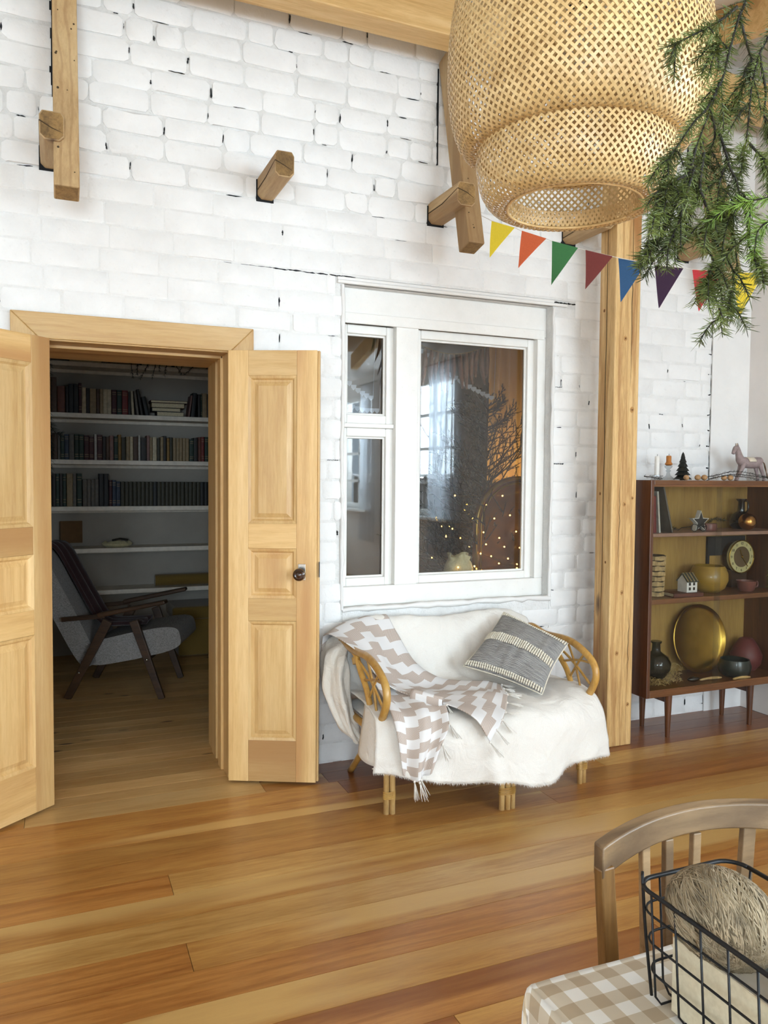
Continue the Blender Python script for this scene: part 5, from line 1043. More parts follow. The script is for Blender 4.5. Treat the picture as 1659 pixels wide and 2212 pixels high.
part('saddle', MB().grid(lambda u, v: H(-0.035 + 0.055 * u, 0.101 + 0.036 * math.cos((v - 0.5) * 2.6), 0.036 * math.sin((v - 0.5) * 2.6)), 6, 12), 'horse_cream', ho, 180, solid=0.003)
tl = MB()
for i in range(16): o = random.Random(i).uniform(-0.01, 0.01); tl.tube(cat_rom([H(0.090, 0.112), H(0.115 + o, 0.105, o), H(0.130 + o, 0.07, o * 1.2), H(0.150 + o * 2, 0.015, o)], 4), 0.0028, 4)
part('tail', tl, 'horse_tail', ho, 180)
part('eye', MB().ball(H(-0.118, 0.183, -0.0115), 0.0025, 8, 5), 'ink', ho, 180)
fir_spray('dry_sprig', 'dry fir sprigs lying along the cabinet top', [[(3.31, -0.27, T + 0.010), (3.44, -0.27, T + 0.030), (3.56, -0.26, T + 0.050), (3.70, -0.25, T + 0.045), (3.92, -0.25, T + 0.008)], [(3.36, -0.3, T + 0.008), (3.55, -0.29, T + 0.035), (3.75, -0.30, T + 0.022), (3.92, -0.3, T + 0.01)], [(3.52, -0.27, T + 0.03), (3.62, -0.31, T + 0.02), (3.70, -0.33, T + 0.006)]], 0.014, 420, 'needle_dark', 13, 0.0014, 0.0028)
fir_spray('dry_sprig', 'short dry sprig on the cabinet corner next to the post', [[(2.92, -0.28, T + 0.02), (2.97, -0.29, T + 0.014), (3.02, -0.3, T + 0.005)]], 0.02, 500, 'needle_dark', 14, 0.0014, 0.003)
# shelf 1
z1s = 1.1285
def leanbook(x, w, h, d, lean, c, label, y=-0.30):
    o = link('book', book_mesh(w, h, d, 'x').mesh('book', ['book_' + c, 'page'], (0, 0, 0)), None, (x, y, z1s + w / 2 * abs(math.sin(lean)))); o.rotation_euler = (0, lean, 0); tag(o, label, 'book', 'books in the glass cabinet')
leanbook(2.985, 0.022, 0.20, 0.15, -0.05, 'red', 'red book leaning at the left end of the cabinet shelf'); leanbook(3.018, 0.012, 0.225, 0.15, -0.09, 'white', 'thin white book leaning beside the red book in the cabinet'); leanbook(3.105, 0.010, 0.255, 0.17, -0.26, 'grey', 'tall grey book leaning at a slant in the cabinet')
sp5 = [(0.064 * (1 if k % 2 == 0 else 0.42) * math.sin(2 * PI * k / 10), 0.064 * (1 if k % 2 == 0 else 0.42) * math.cos(2 * PI * k / 10)) for k in range(10)]
stt = thing('wooden_star', 'white edged star with dark face on the upper cabinet shelf', 'ornament', (3.358, -0.235, z1s))
part('star_body', MB().prism([(3.358 + a, z1s + 0.052 + b) for a, b in sp5], -0.248, -0.218, 'Y'), 'ceramic_white', stt); part('star_face', MB().prism([(3.358 + a * 0.86, z1s + 0.052 + b * 0.86) for a, b in sp5], -0.2495, -0.247, 'Y'), 'star_dark', stt)
gs = MB()
for cxx in (3.262, 3.325): gs.tube([(cxx + 0.024 * math.cos(2 * PI * i / 16), -0.30, z1s + 0.024 + 0.02 * math.sin(2 * PI * i / 16)) for i in range(17)], 0.0022, 5)
gs.tube([(3.286, -0.30, z1s + 0.03), (3.301, -0.30, z1s + 0.03)], 0.0022, 5); gs.tube([(3.349, -0.30, z1s + 0.03), (3.352, -0.23, z1s + 0.02), (3.352, -0.2, z1s + 0.003)], 0.002, 5); gs.tube([(3.238, -0.30, z1s + 0.03), (3.236, -0.23, z1s + 0.02), (3.236, -0.2, z1s + 0.003)], 0.002, 5)
solo('eyeglasses', gs, 'iron_black', 'dark rimmed eyeglasses in front of the star', 'glasses', smooth=180)
solo('round_tin', MB().lathe([(0.05, 0), (0.052, 0.006), (0.052, 0.036), (0.05, 0.04), (0, 0.041)], (3.455, -0.20, z1s), 24), 'ceramic_pink', 'low reddish tin beside the star', 'tin', smooth=40)
vs_ = thing('black_jug', 'black narrow-necked jug with handle behind the gold bauble', 'jug', (3.765, -0.15, z1s)); part('jug_body', MB().lathe([(0.045, 0), (0.062, 0.02), (0.066, 0.05), (0.05, 0.085), (0.022, 0.105), (0.018, 0.16), (0.030, 0.172), (0.030, 0.178), (0.02, 0.176)], (3.765, -0.15, z1s), 24), 'ceramic_black', vs_, 50); part('handle', MB().tube(cat_rom([(3.785, -0.15, z1s + 0.165), (3.815, -0.15, z1s + 0.16), (3.82, -0.15, z1s + 0.12), (3.80, -0.15, z1s + 0.09)], 5), 0.005, 7), 'ceramic_black', vs_, 180)
gb = thing('gold_bauble', 'shiny golden bauble on the upper cabinet shelf', 'bauble', (3.695, -0.262, z1s)); part('sphere', MB().ball((3.695, -0.262, z1s + 0.049), 0.049, 28, 16), 'gold_ball', gb, 180); part('cap', MB().tube([(3.742, -0.262, z1s + 0.042), (3.752, -0.262, z1s + 0.040)], 0.008, 10), 'brass', gb, 180)
fir_spray('cabinet_greenery', 'dark moss-like sprig at the back of the upper cabinet shelf', [[(3.52, -0.12, z1s + 0.02), (3.58, -0.12, z1s + 0.06), (3.66, -0.13, z1s + 0.05)], [(3.12, -0.13, z1s + 0.01), (3.2, -0.14, z1s + 0.02), (3.28, -0.14, z1s + 0.01)]], 0.02, 900, 'needle_dark', 17, 0.002, 0.002)
# shelf 2
z2s = 0.7725
bk = thing('birch_basket', 'tall woven birch-bark vase at the left of the middle cabinet shelf', 'basket', (3.062, -0.22, z2s))
n = 22
for k in range(8):
    z_ = 0.002 + k * 0.0285; rr_ = 0.048 + 0.008 * k / 7; vs, fs = [], []
    for i in range(n + 1):
        a = 2 * PI * i / n; rj = rr_ + 0.0025 * (1 if (i + k) % 2 else -1); vs += [(3.062 + rj * math.cos(a), -0.22 + rj * math.sin(a), z2s + z_), (3.062 + rj * math.cos(a), -0.22 + rj * math.sin(a), z2s + z_ + 0.0265 - 0.006 * abs(math.sin(a * 2.5 + k)))]
    for i in range(n): fs.append((2 * i, 2 * i + 2, 2 * i + 3, 2 * i + 1))
    part('bark_strip', MB().add(vs, fs), 'basket_bark', bk, solid=0.002)
part('inner_wall', MB().lathe([(0.044, 0.001), (0.050, 0.228), (0.047, 0.228), (0.041, 0.006), (0, 0.006)], (3.062, -0.22, z2s), 20), 'birch_dark', bk, 40)
ln = MB().box(-0.095, 0.095, -0.05, 0.05, 0, 0.003).box(-0.095, 0.095, -0.05, 0.05, 0.019, 0.022).box(-0.095, 0.095, -0.05, -0.047, 0, 0.022); ln.box(-0.092, 0.092, -0.047, 0.046, 0.003, 0.019, 1)
o = link('book', ln.mesh('book', ['book_rust', 'page']), None, (3.215, -0.275, z2s)); o.rotation_euler = (0, 0, -0.12); tag(o, 'flat reddish book under the little white house', 'book', 'books in the glass cabinet')
hs = thing('house_figurine', 'tiny white ceramic house with dark striped roof in the cabinet', 'figurine', (3.24, -0.275, z2s + 0.0225)); z0h = z2s + 0.0225
hp = [(0.035, 0), (-0.035, 0), (-0.035, 0.062), (0, 0.098), (0.035, 0.062)]
part('walls', MB().prism([(-0.275 + a, z0h + b) for a, b in hp], 3.208, 3.282, 'X'), 'ceramic_white', hs)
rfm = MB()
for s in (-1, 1): rfm.hexa([(3.203, -0.275 + s * 0.042, z0h + 0.056), (3.287, -0.275 + s * 0.042, z0h + 0.056), (3.287, -0.275, z0h + 0.099), (3.203, -0.275, z0h + 0.099), (3.203, -0.275 + s * 0.042, z0h + 0.061), (3.287, -0.275 + s * 0.042, z0h + 0.061), (3.287, -0.275, z0h + 0.105), (3.203, -0.275, z0h + 0.105)])
rf2 = part('roof', rfm, 'ceramic_roof', hs)
for k in range(4): part('roof_rib', MB().bar((3.212 + k * 0.022, -0.317, z0h + 0.0625), (3.212 + k * 0.022, -0.275, z0h + 0.106), 0.004, 0.004), 'basket_bark', rf2)
for k in range(2):
    for z_ in (0.012, 0.038): part('window', MB().box(3.222 + k * 0.03, 3.236 + k * 0.03, -0.3112, -0.309, z0h + z_, z0h + z_ + 0.016), 'ink', hs)
solo('mustard_bowl', MB().lathe([(0.055, 0), (0.088, 0.025), (0.106, 0.07), (0.104, 0.11), (0.085, 0.152), (0.080, 0.150), (0.098, 0.108), (0.098, 0.07), (0.05, 0.01), (0, 0.008)], (3.475, -0.20, z2s), 36), 'ceramic_mustard', 'round mustard yellow bowl on the middle cabinet shelf', 'bowl', smooth=50)
ck2 = thing('round_clock', 'round clock with cream dial and gold hands leaning in the cabinet', 'clock', (3.80, -0.12, z2s)); cc = (3.80, z2s + 0.185)
def disc(r, y0, y1, nn=40): return MB().prism([(cc[0] + r * math.cos(2 * PI * i / nn), cc[1] + r * math.sin(2 * PI * i / nn)) for i in range(nn)], y0, y1, 'Y')
part('dial_ring', disc(0.098, -0.130, -0.110), 'clock_cream', ck2); part('dial_centre', disc(0.062, -0.1325, -0.129), 'clock_brown', ck2); part('bezel', MB().tube([(cc[0] + 0.098 * math.cos(2 * PI * i / 40), -0.13, cc[1] + 0.098 * math.sin(2 * PI * i / 40)) for i in range(41)], 0.004, 6), 'brass', ck2, 180)
for a, L, w in ((math.radians(-52), 0.075, 0.005), (math.radians(112), 0.045, 0.007)): part('hand', MB().bar((cc[0], -0.135, cc[1]), (cc[0] + L * math.cos(a), -0.135, cc[1] + L * math.sin(a)), w, 0.002, (0, 1, 0)), 'brass', ck2)
part('hub', MB().ball((cc[0], -0.136, cc[1]), 0.007, 10, 6), 'brass', ck2, 180)
part('clock_case', disc(0.090, -0.110, -0.066), 'walnut', ck2); part('foot', MB().box(3.74, 3.86, -0.115, -0.066, z2s, z2s + 0.10), 'walnut', ck2)
for h in range(12):
    a = PI / 2 - h * PI / 6; cu_ = bpy.data.curves.new('numeral', 'FONT'); cu_.body = str(12 if h == 0 else h); cu_.size = 0.022; cu_.align_x = 'CENTER'; cu_.align_y = 'CENTER'; cu_.extrude = 0.0004; cu_.materials.append(MATS['ink'])
    tmp = bpy.data.objects.new('numeral', cu_); COL.objects.link(tmp); bpy.context.view_layer.update(); me_ = bpy.data.meshes.new_from_object(tmp.evaluated_get(bpy.context.evaluated_depsgraph_get())); bpy.data.objects.remove(tmp)
    oo = bpy.data.objects.new('numeral', me_); COL.objects.link(oo); oo.parent = ck2; oo.location = (cc[0] + 0.080 * math.cos(a) - 3.80, -0.1312 + 0.12, cc[1] + 0.080 * math.sin(a) - z2s); oo.rotation_euler = (PI / 2, 0, 0)
solo('slate_board', MB().box(3.60, 3.90, -0.062, -0.048, z2s + 0.19, z2s + 0.205).box(3.60, 3.90, -0.062, -0.048, z2s, z2s + 0.015).box(3.60, 3.616, -0.062, -0.048, z2s + 0.015, z2s + 0.19).box(3.884, 3.90, -0.062, -0.048, z2s + 0.015, z2s + 0.19).box(3.60, 3.90, -0.062, -0.048, z2s + 0.205, z2s + 0.305), 'star_dark', 'dark framed board standing behind the clock', 'board')
cp = thing('red_cup', 'dull red cup with handle in front of the clock', 'cup', (3.70, -0.262, z2s)); part('bowl', MB().lathe([(0.032, 0), (0.045, 0.012), (0.056, 0.062), (0.053, 0.062), (0.042, 0.014), (0, 0.010)], (3.70, -0.262, z2s), 28), 'ceramic_pink', cp, 50); part('handle', MB().tube(cat_rom([(3.750, -0.262, z2s + 0.055), (3.785, -0.262, z2s + 0.052), (3.785, -0.262, z2s + 0.025), (3.745, -0.262, z2s + 0.016)], 5), 0.005, 7), 'ceramic_pink', cp, 180)
fir_spray('cabinet_greenery', 'green sprig at the right end of the middle cabinet shelf', [[(3.90, -0.26, z2s + 0.15), (3.87, -0.27, z2s + 0.10), (3.86, -0.28, z2s + 0.02)]], 0.022, 700, 'needle_green', 19, 0.0016, 0.002)
# bottom
z3s = cz0 + 0.0355
solo('green_demijohn', MB().lathe([(0.03, 0.028), (0.055, 0.045), (0.078, 0.085), (0.082, 0.12), (0.066, 0.155), (0.034, 0.175), (0.024, 0.185), (0.022, 0.225), (0.030, 0.232), (0.030, 0.240), (0.018, 0.240)], (3.075, -0.23, z3s), 30), 'glass_green', 'dark green glass bottle nested in raffia in the cabinet', 'bottle', smooth=60)
rf = MB(); r9 = random.Random(77)
for i in range(420):
    a = r9.uniform(0, 2 * PI); r0 = r9.uniform(0.052, 0.080); xx = 3.085 + r0 * math.cos(a); yy = -0.235 + r0 * 0.9 * math.sin(a); zz_ = z3s + r9.uniform(0.004, 0.04) + (0.035 * r9.random() if math.cos(a) > 0 else 0)
    if i > 260: xx = 3.185 + r9.uniform(-0.04, 0.04); yy = -0.235 + r9.uniform(-0.05, 0.05); zz_ = z3s + r9.uniform(0.004, 0.10)
    p = Vector((xx, yy, max(zz_, z3s + 0.004))); d = Vector((r9.uniform(-1, 1), r9.uniform(-1, 1), r9.uniform(-0.7, 0.7))) * 0.022; e = p + d; e.z = max(e.z, z3s + 0.004); e.x = max(e.x, 2.93); p.x = max(p.x, 2.93); rf.tube([p, (p + e) / 2 + Vector((0, 0, 0.006)), e], 0.0015, 3)
ra_ = solo('raffia_nest', rf, 'raffia', 'tangle of straw-coloured raffia around the green bottle', 'raffia')
ty = thing('brass_tray', 'large round brass tray leaning at the back of the cabinet', 'tray', (3.50, -0.10, z3s))
tm = MB().lathe([(0, 0.0), (0.172, 0.0), (0.185, 0.010), (0.196, 0.020), (0.200, 0.018), (0.200, 0.014), (0.188, 0.004), (0.174, -0.006), (0, -0.006)], (0, 0, 0), 56); tm.xform(Matrix.Translation((3.50, -0.105, z3s + 0.200)) @ Matrix.Rotation(math.radians(82), 4, 'X')); part('dish', tm, 'brass', ty, 40)
solo('dark_green_bowl', MB().lathe([(0.06, 0), (0.085, 0.02), (0.092, 0.06), (0.080, 0.098), (0.075, 0.096), (0.085, 0.06), (0.055, 0.01), (0, 0.008)], (3.640, -0.250, z3s), 32), 'ceramic_darkgreen', 'dark green bowl in front of the red vase', 'bowl', 'dark bowls at the cabinet bottom', smooth=50)
solo('red_vase', MB().lathe([(0.055, 0), (0.085, 0.04), (0.092, 0.09), (0.07, 0.14), (0.04, 0.185), (0.03, 0.19), (0.02, 0.18)], (3.83, -0.155, z3s), 32), 'ceramic_red', 'dull red vase at the right of the cabinet bottom', 'vase', smooth=50)
solo('black_stone', MB().ball((3.30, -0.28, z3s + 0.017), 0.017, 14, 8, 2.4, 1.2, 0.95), 'ceramic_black', 'flat black trinket on the cabinet bottom', 'trinket', smooth=180)
for i, (x0, x1, y) in enumerate(((3.345, 3.505, -0.285), (3.54, 3.67, -0.335))): solo('wooden_spoon', MB().tube(cat_rom([(x0, y, z3s + 0.009), ((x0 + x1) / 2, y + 0.005, z3s + 0.011), (x1, y, z3s + 0.009)], 5), [0.004, 0.006, 0.007, 0.007, 0.007, 0.0085, 0.0085, 0.0085, 0.008, 0.006, 0.004], 8), 'rattan_pale', ['pale wooden stick in front of the brass tray', 'pale wooden stick in front of the green bowl'][i], 'stick', 'wooden sticks in the cabinet', smooth=180)
# ================================================================= WOVEN PENDANT LAMP
LX, LY = 0.948, -2.338
lamp = thing('pendant_lamp', 'large two-tier woven bamboo pendant lamp near the camera', 'lamp', (LX, LY, 1.95))
def resample(P, n):
    Q = [Vector((r, 0, z)) for r, z in P]; Q = cat_rom(Q, 10); s = [0]
    for a, b in zip(Q, Q[1:]): s.append(s[-1] + (b - a).length)
    return Q, s
def weave(P, N, width, amp, kap, step=0.0042):
    Q, S_ = resample(P, 0); Lt = S_[-1]; m = MB(); ns = int(Lt / step)
    def at(s):
        s = min(max(s, 0), Lt); lo = 0
        import bisect
        i = min(max(bisect.bisect(S_, s) - 1, 0), len(Q) - 2); f = (s - S_[i]) / max(1e-9, S_[i + 1] - S_[i]); p = Q[i].lerp(Q[i + 1], f); d = (Q[i + 1] - Q[i]).normalized(); return p.x, p.z, d.x, d.z
    prof = [at(Lt * k / ns) for k in range(ns + 1)]
    for sg in (1, -1):
        for i in range(N):
            phi0 = 2 * PI * i / N; vs = []
            for k in range(ns + 1):
                s = Lt * k / ns; r, z, dr, dz = prof[k]; ph = phi0 + sg * kap * s
                nx, nz_ = dz, -dr                      # normal in the profile plane
                idx = (phi0 + 2 * kap * s * 1.0) * N / (2 * PI) if sg > 0 else (phi0 - 2 * kap * s) * N / (2 * PI)
                off = amp * math.cos(PI * (idx + i)) * sg
                R_, Z_ = r + nx * off, z + nz_ * off
                # strip direction on the surface and its side vector
                td = Vector((dr * math.cos(ph) - sg * kap * r * math.sin(ph), dr * math.sin(ph) + sg * kap * r * math.cos(ph), dz)).normalized()
                nv = Vector((nx * math.cos(ph), nx * math.sin(ph), nz_)); sd = nv.cross(td).normalized() * (width / 2)
                c = Vector((LX + R_ * math.cos(ph), LY + R_ * math.sin(ph), Z_)); vs += [c - sd, c + sd]
            m.add(vs, [(2 * k, 2 * k + 1, 2 * k + 3, 2 * k + 2) for k in range(ns)])
    return m
outer = [(0.050, 2.515), (0.115, 2.500), (0.185, 2.455), (0.228, 2.385), (0.246, 2.300), (0.251, 2.210), (0.246, 2.140), (0.232, 2.090), (0.212, 2.064), (0.188, 2.060), (0.178, 2.075)]
inner = [(0.120, 2.330), (0.150, 2.250), (0.172, 2.170), (0.187, 2.100), (0.193, 2.045), (0.187, 2.000), (0.172, 1.968), (0.152, 1.953), (0.134, 1.953), (0.126, 1.966), (0.122, 1.985)]
part('outer_shade', weave(outer, 98, 0.0050, 0.0007, 3.9), 'bamboo', lamp, 180)
part('lower_shade', weave(inner, 84, 0.0045, 0.0007, 4.9), 'bamboo', lamp, 180)
def ringtube(r, z, rad): return MB().tube([(LX + r * math.cos(2 * PI * i / 64), LY + r * math.sin(2 * PI * i / 64), z) for i in range(65)], rad, 6)
part('rim', ringtube(0.183, 2.062, 0.003), 'bamboo', lamp, 180); part('rim', ringtube(0.130, 1.954, 0.003), 'bamboo', lamp, 180); part('rim', ringtube(0.118, 2.33, 0.003), 'bamboo', lamp, 180)
part('socket', MB().lathe([(0.0, 2.44), (0.022, 2.44), (0.024, 2.38), (0.020, 2.33), (0.0, 2.33)], (LX, LY, 0), 16), 'lamp_socket', lamp, 40)
part('bulb', MB().lathe([(0.012, 2.335), (0.014, 2.315), (0.03, 2.28), (0.034, 2.255), (0.028, 2.23), (0.0, 2.218)], (LX, LY, 0), 18), 'bulb', lamp, 60)
part('cord', MB().tube([(LX, LY, 2.44), (LX, LY, roofz(LY) + 0.16)], 0.004, 6), 'lamp_socket', lamp)
part('hanger', MB().tube([(LX - 0.11, LY, 2.49), (LX, LY, 2.47), (LX + 0.11, LY, 2.49)], 0.003, 6), 'lamp_socket', lamp)

# ================================================================= BUNTING
bu = thing('bunting', 'string of eight coloured felt pennants from rafter to right wall', 'bunting', FLAGS[3][0])
sp0 = [Vector(p) for p in STRING]
part('string', MB().tube(sp0, 0.0014, 5), 'fringe_white', bu, 180)
for i, (a, b, c) in enumerate(FLAGS):
    a, b, c = Vector(a), Vector(b), Vector(c); n = (b - a).cross(c - a).normalized(); n = n if n.y < 0 else -n; t = n * 0.0012
    m = MB(); N = 8; vs = []
    for k in range(N + 1):
        f = k / N; p, q = a.lerp(c, f), b.lerp(c, f * 0.97)
        w = n * 0.006 * math.sin(f * 3 + i); vs += [p + t + w, q + t + w * 0.5, q - t + w * 0.5, p - t + w]
    fs = [(0, 1, 2, 3), (4 * N + 3, 4 * N + 2, 4 * N + 1, 4 * N)]
    for k in range(N):
        for e in range(4): fs.append((4 * k + e, 4 * k + 4 + e, 4 * k + 4 + (e + 1) % 4, 4 * k + (e + 1) % 4))
    o = part('pennant', m.add(vs, fs), 'felt_%d' % i, bu); o['label'] = '%s felt pennant' % FLAGNAME[i]
# loose thread under the rafter tail
# ================================================================= FIR BRANCH
tws = [[Vector(p) for p in t] for t in TWIGS]
fir_spray('hanging_fir_branch', 'green fir branch hanging in front of the lamp at top right', [t for i, t in enumerate(tws) if i not in (14, 15, 5, 6, 7)], 0.018, 1700, 'needle_green', 51, 0.0012, 0.0025, 'branch', 'bark_dark', None, 6)
fir_spray('hanging_fir_branch', 'second fir branch hanging down along the right picture edge', [tws[5], tws[6], tws[7]], 0.018, 1700, 'needle_green', 52, 0.0012, 0.0025, 'branch', 'bark_dark', None, 4)
fir_spray('hanging_fir_branch', 'bright green fir tip at the right edge near the last pennant', [tws[14], tws[15]], 0.017, 2000, 'needle_bright', 53, 0.0012, 0.0024, 'branch', 'bark_dark', None, 2)
for t in (tws[0], tws[5]): pass
hook = MB().tube([tws[0][0], tws[0][0] + Vector((0, 0, 0.25)), (tws[0][0].x, tws[0][0].y, roofz(tws[0][0].y) + 0.16)], 0.001, 4)
solo('hanging_wire', hook, 'iron_black', 'thin wire holding the fir branch from the ceiling', 'wire', origin=tuple(tws[0][0]))

# ================================================================= TABLE, CHAIR, BASKET
tx0, tx1, ty0, ty1, tz_ = 0.575, 1.50, -4.30, -2.795, 0.75
tb = thing('dining_table', 'dining table under a beige gingham cloth in the lower right corner', 'table', (1.0, -3.5, 0))
part('table_top', MB().box(tx0 + 0.012, tx1 - 0.012, ty0 + 0.012, ty1 - 0.012, tz_ - 0.035, tz_ - 0.004), 'chair_brown_wood', tb)
for x in (tx0 + 0.09, tx1 - 0.09):
    for y in (ty0 + 0.09, ty1 - 0.09): part('leg', MB().tube([(x, y, 0), (x, y, tz_ - 0.035)], [0.022, 0.03], 10), 'chair_brown_wood', tb, 40)
def cloth(u, v):
    # grid over the top plus hanging skirts
    d = 0.20; Lx, Ly = tx1 - tx0, ty1 - ty0; sx = -d + u * (Lx + 2 * d); sy = -d + v * (Ly + 2 * d)
    ox = -sx if sx < 0 else (sx - Lx if sx > Lx else 0); oy = -sy if sy < 0 else (sy - Ly if sy > Ly else 0)
    x = min(max(sx, 0), Lx); y = min(max(sy, 0), Ly); drop = max(ox, oy) if not (ox and oy) else math.hypot(ox, oy)
    out = 0.012 * (1 - math.exp(-drop * 40)) + 0.018 * math.sin((sx if oy else sy) * 28) * min(1, drop * 6)
    X = tx0 + x + (-(out) if sx < 0 else (out if sx > Lx else 0)); Y = ty0 + y + (-(out) if sy < 0 else (out if sy > Ly else 0))
    z = tz_ - (max(0, drop - 0.008) if drop else 0)
    if not drop:
        e = min(x, Lx - x, y, Ly - y); z -= 0.004 * math.exp(-e * 120)
    return (X, Y, z)
tc_ = solo('gingham_tablecloth', MB().grid(cloth, 132, 190, (tx1 - tx0 + 0.4) / 0.046, (ty1 - ty0 + 0.4) / 0.046), 'gingham', 'beige and white gingham tablecloth on the dining table', 'tablecloth', smooth=180, solid=0.002)
# chair
ch = thing('dining_chair', 'curved-back wooden dining chair pushed up to the gingham table', 'chair', (1.02, -2.80, 0))
def rail_pt(t, z): x = 0.800 + 0.44 * t; return Vector((x, -2.652 + 0.040 * (1 - (2 * t - 1) ** 2) + 0.0 * t, z))
rm = MB(); N = 24; vs = []
for k in range(N + 1):
    t = k / N; arch_ = 0.014 * (1 - (2 * t - 1) ** 2); lo, hi = 0.778 + arch_ * 1.6, 0.830 + arch_
    p0, p1 = rail_pt(t, lo), rail_pt(t, hi); vs += [p0, p1, p1 + Vector((0, 0.024, 0.002)), p0 + Vector((0, 0.024, 0))]
fs = [(0, 1, 2, 3), (4 * N + 3, 4 * N + 2, 4 * N + 1, 4 * N)]
for k in range(N):
    for e in range(4): fs.append((4 * k + e, 4 * k + 4 + e, 4 * k + 4 + (e + 1) % 4, 4 * k + (e + 1) % 4))
part('top_rail', rm.add(vs, fs), 'chair_grey_wood', ch, 40, bev=0.003)
for s, xt, xb in ((-1, 0.812, 0.865), (1, 1.228, 1.175)): part('back_stile', MB().bar((xb, -2.655, 0.0), (xt, -2.640, 0.795), 0.032, 0.024, (0, 1, 0), 0.028, 0.020), 'chair_brown_wood', ch, bev=0.003)
for t, w in ((0.275, 0.017), (0.405, 0.018), (0.55, 0.018), (0.80, 0.030)):
    p = rail_pt(t, 0.795); q = rail_pt(t, 0.46); q.x = 1.02 + (q.x - 1.02) * 0.85; part('slat', MB().bar(q + Vector((0, 0.012, 0)), p + Vector((0, 0.012, 0)), w, 0.012, (0, 1, 0)), 'chair_grey_wood', ch, bev=0.002)
part('seat', MB().prism([(0.86, -2.66), (0.83, -2.90), (0.84, -3.04), (1.20, -3.04), (1.21, -2.90), (1.18, -2.66)], 0.435, 0.46, 'Z'), 'chair_brown_wood', ch, bev=0.006)
for x in (0.86, 1.18): part('front_leg', MB().tube([(x, -3.0, 0), (x, -3.0, 0.435)], [0.014, 0.018], 10), 'chair_brown_wood', ch, 40)
# wire basket
bx0, bx1, by0, by1, bz0, bz1 = 0.683, 0.850, -3.26, -2.860, tz_ + 0.004, 0.902
wbk = thing('wire_basket', 'black wire basket holding a yarn ball on the gingham table', 'basket', (0.765, -3.06, bz0))
def rrect(i, z, r=0.028, n=6):
    pts = []; x0, x1, y0, y1 = bx0 + i, bx1 - i, by0 + i, by1 - i
    for cx_, cy_, a0 in ((x1 - r, y1 - r, 0), (x0 + r, y1 - r, PI / 2), (x0 + r, y0 + r, PI), (x1 - r, y0 + r, 1.5 * PI)):
        for k in range(n + 1): a = a0 + PI / 2 * k / n; pts.append((cx_ + r * math.cos(a), cy_ + r * math.sin(a), z))
    return pts + [pts[0]]
part('rim', MB().tube(rrect(0, bz1), 0.0030, 8), 'iron_black', wbk, 180)
for i, z in ((0.003, bz1 - 0.030), (0.006, bz1 - 0.068), (0.009, bz1 - 0.107)): part('hoop_wire', MB().tube(rrect(i, z), 0.0016, 6), 'iron_black', wbk, 180)
ins = 0.012
for k in range(9):
    y = by1 - 0.028 - 0.004 - k * 0.0405
    part('cross_wire', MB().tube([(bx0, y, bz1), (bx0 + ins * 0.9, y, bz0 + 0.012), (bx0 + ins + 0.008, y, bz0), (bx1 - ins - 0.008, y, bz0), (bx1 - ins * 0.9, y, bz0 + 0.012), (bx1, y, bz1)], 0.0016, 6), 'iron_black', wbk, 180)
for k in range(3):
    x = bx0 + 0.042 + k * 0.042
    part('long_wire', MB().tube([(x, by1, bz1), (x, by1 - ins * 0.9, bz0 + 0.014), (x, by1 - ins - 0.01, bz0 + 0.002), (x, by0 + ins + 0.01, bz0 + 0.002), (x, by0 + ins * 0.9, bz0 + 0.014), (x, by0, bz1)], 0.0016, 6), 'iron_black', wbk, 180)
hk = [(bx0 + 0.010, by1 - 0.004, bz1 + 0.012), (bx0 + 0.004, by1 - 0.012, bz1 + 0.002), (bx0 + 0.010, by1 - 0.012, bz1 - 0.06), (bx0 + 0.017, by1 - 0.018, bz0 + 0.004)]
part('handle_wire', MB().tube(cat_rom(hk, 4), 0.0022, 6), 'iron_black', wbk, 180)
# cream box liner, yarn, paper, small things in the basket
lb_ = thing('cream_box', 'open cream cardboard box standing inside the wire basket', 'box', (0.77, -3.08, bz0 + 0.004)); lx0, lx1, ly0, ly1, lz0, lz1 = bx0 + 0.020, bx1 - 0.020, by0 + 0.03, by1 - 0.05, bz0 + 0.004, bz0 + 0.098
for nm, m in (('box_side', MB().box(lx0, lx0 + 0.003, ly0, ly1, lz0, lz1)), ('box_side', MB().box(lx1 - 0.003, lx1, ly0, ly1, lz0, lz1)), ('box_end', MB().box(lx0 + 0.003, lx1 - 0.003, ly0, ly0 + 0.003, lz0, lz1)), ('box_end', MB().box(lx0 + 0.003, lx1 - 0.003, ly1 - 0.003, ly1, lz0, lz1)), ('box_base', MB().box(lx0 + 0.003, lx1 - 0.003, ly0 + 0.003, ly1 - 0.003, lz0, lz0 + 0.003))): part(nm, m, 'liner_cream', lb_)
part('tissue', MB().box(lx0 + 0.005, lx1 - 0.005, ly0 + 0.005, ly1 - 0.005, lz0 + 0.003, lz0 + 0.045), 'paper_white', lb_, bev=0.01)
yc = Vector((0.741, -2.950, 0.890)); ax = Vector((0.45, -0.62, -0.25)).normalized()
yb = thing('yarn_ball', 'fuzzy grey-brown ball of wool in the wire basket', 'yarn', tuple(yc - Vector((0, 0, 0.06))))
rot = ax.to_track_quat('Z', 'Y').to_matrix().to_4x4()
core = MB().ball((0, 0, 0), 0.0535, 28, 18, 1, 1, 1.22).xform(Matrix.Translation(yc) @ rot); part('core', core, 'yarn', yb, 180)
ry = random.Random(99)
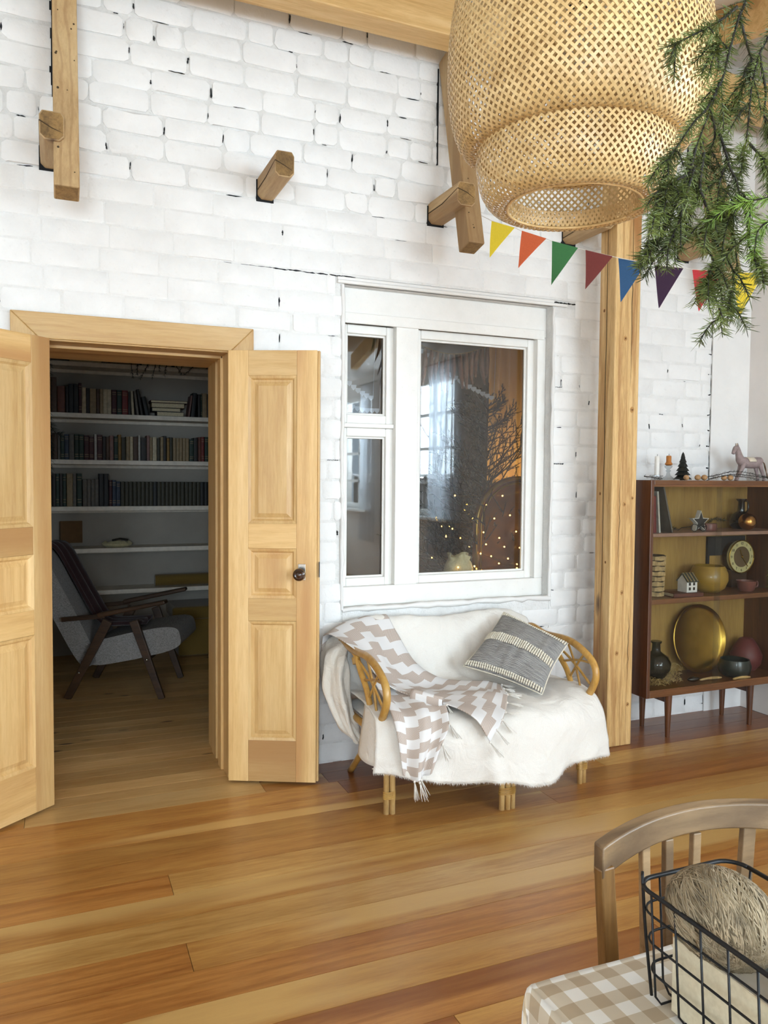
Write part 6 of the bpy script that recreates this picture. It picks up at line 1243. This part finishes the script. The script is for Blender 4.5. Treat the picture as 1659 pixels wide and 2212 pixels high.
for grp in range(2):
    ym = MB()
    for i in range(85):
        # great-circle winds, tilted in bundles as the skein was wound
        bundle = i % 5; th0 = (0.5, 1.0, 1.5, 2.1, 2.7)[bundle] + ry.uniform(-0.22, 0.22); ph = (0.3, 1.4, 2.2, 3.4, 4.4)[bundle] + ry.uniform(-0.25, 0.25); nv = Vector((math.sin(th0) * math.cos(ph), math.sin(th0) * math.sin(ph), math.cos(th0))); a = nv.orthogonal().normalized(); b = nv.cross(a); off = ry.uniform(-0.55, 0.55); rr_ = math.sqrt(1 - off * off); pts = []
        for k in range(29):
            t = 2 * PI * k / 28; d = nv * off + (a * math.cos(t) + b * math.sin(t)) * rr_; d = Vector((d.x, d.y, d.z * 1.22)) * (0.0540 + ry.uniform(0, 0.0012)); pts.append(yc + (rot.to_3x3() @ d))
        ym.tube(pts, 0.0011, 4, caps=False)
    part('winding', ym, ('yarn', 'yarn_light')[grp], yb, 180, kind='stuff')
fz = MB()
for i in range(1500):
    d = Vector((ry.gauss(0, 1), ry.gauss(0, 1), ry.gauss(0, 1))).normalized(); p = yc + rot.to_3x3() @ Vector((d.x * 0.054, d.y * 0.054, d.z * 0.066)); e = p + (d + Vector((ry.uniform(-1, 1), ry.uniform(-1, 1), ry.uniform(-1, 1))) * 0.8) * ry.uniform(0.003, 0.008); s_ = Vector((0.00025, 0.00025, 0)); fz.add([p - s_, p + s_, e], [(0, 1, 2)])
part('fuzz', fz, 'yarn_light', yb, kind='stuff')
part('loose_end', MB().tube(cat_rom([yc + Vector((0.03, -0.045, -0.03)), yc + Vector((0.035, -0.062, -0.06)), yc + Vector((0.02, -0.075, -0.085))], 5), 0.004, 6), 'yarn', yb, 180)
def crumple(u, v):
    a = 2 * PI * u; r = 0.040 * (1 + 0.22 * noise.noise(Vector((math.cos(a) * 2, math.sin(a) * 2, v * 3)))) * (0.75 + 0.35 * v); return (0.772 + r * math.cos(a), -3.095 + r * 1.2 * math.sin(a), bz0 + 0.052 + 0.085 * v + (0.016 * math.sin(3 * a) if v > 0.9 else 0))
solo('paper_bag', MB().grid(crumple, 26, 10), 'kraft', 'crumpled beige paper bag beside the yarn ball', 'bag', smooth=30, solid=0.0015)
solo('wooden_spatula', MB().bar((0.826, -2.985, bz0 + 0.006), (0.832, -2.972, 0.955), 0.020, 0.012, (0, 1, 0), 0.016, 0.012), 'chair_brown_wood', 'dark wooden spatula standing in the wire basket', 'spatula', bev=0.003)
solo('pale_cup', MB().lathe([(0.010, 0), (0.014, 0.075), (0.012, 0.075), (0.0, 0.07)], (0.822, -2.935, bz0 + 0.003), 16), 'cup_blue', 'small pale blue tube beside the yarn ball in the basket', 'tube', smooth=40)
rc = random.Random(61); cr_ = MB()
for i in range(9): cr_.ball((0.615 + rc.uniform(0, 0.06), -2.99 + rc.uniform(-0.02, 0.06), tz_ + 0.0035), rc.uniform(0.001, 0.0022), 6, 4)
cs = solo('bark_crumbs', cr_, 'bark', 'dark crumbs scattered on the tablecloth beside the basket', 'crumbs'); cs['kind'] = 'stuff'
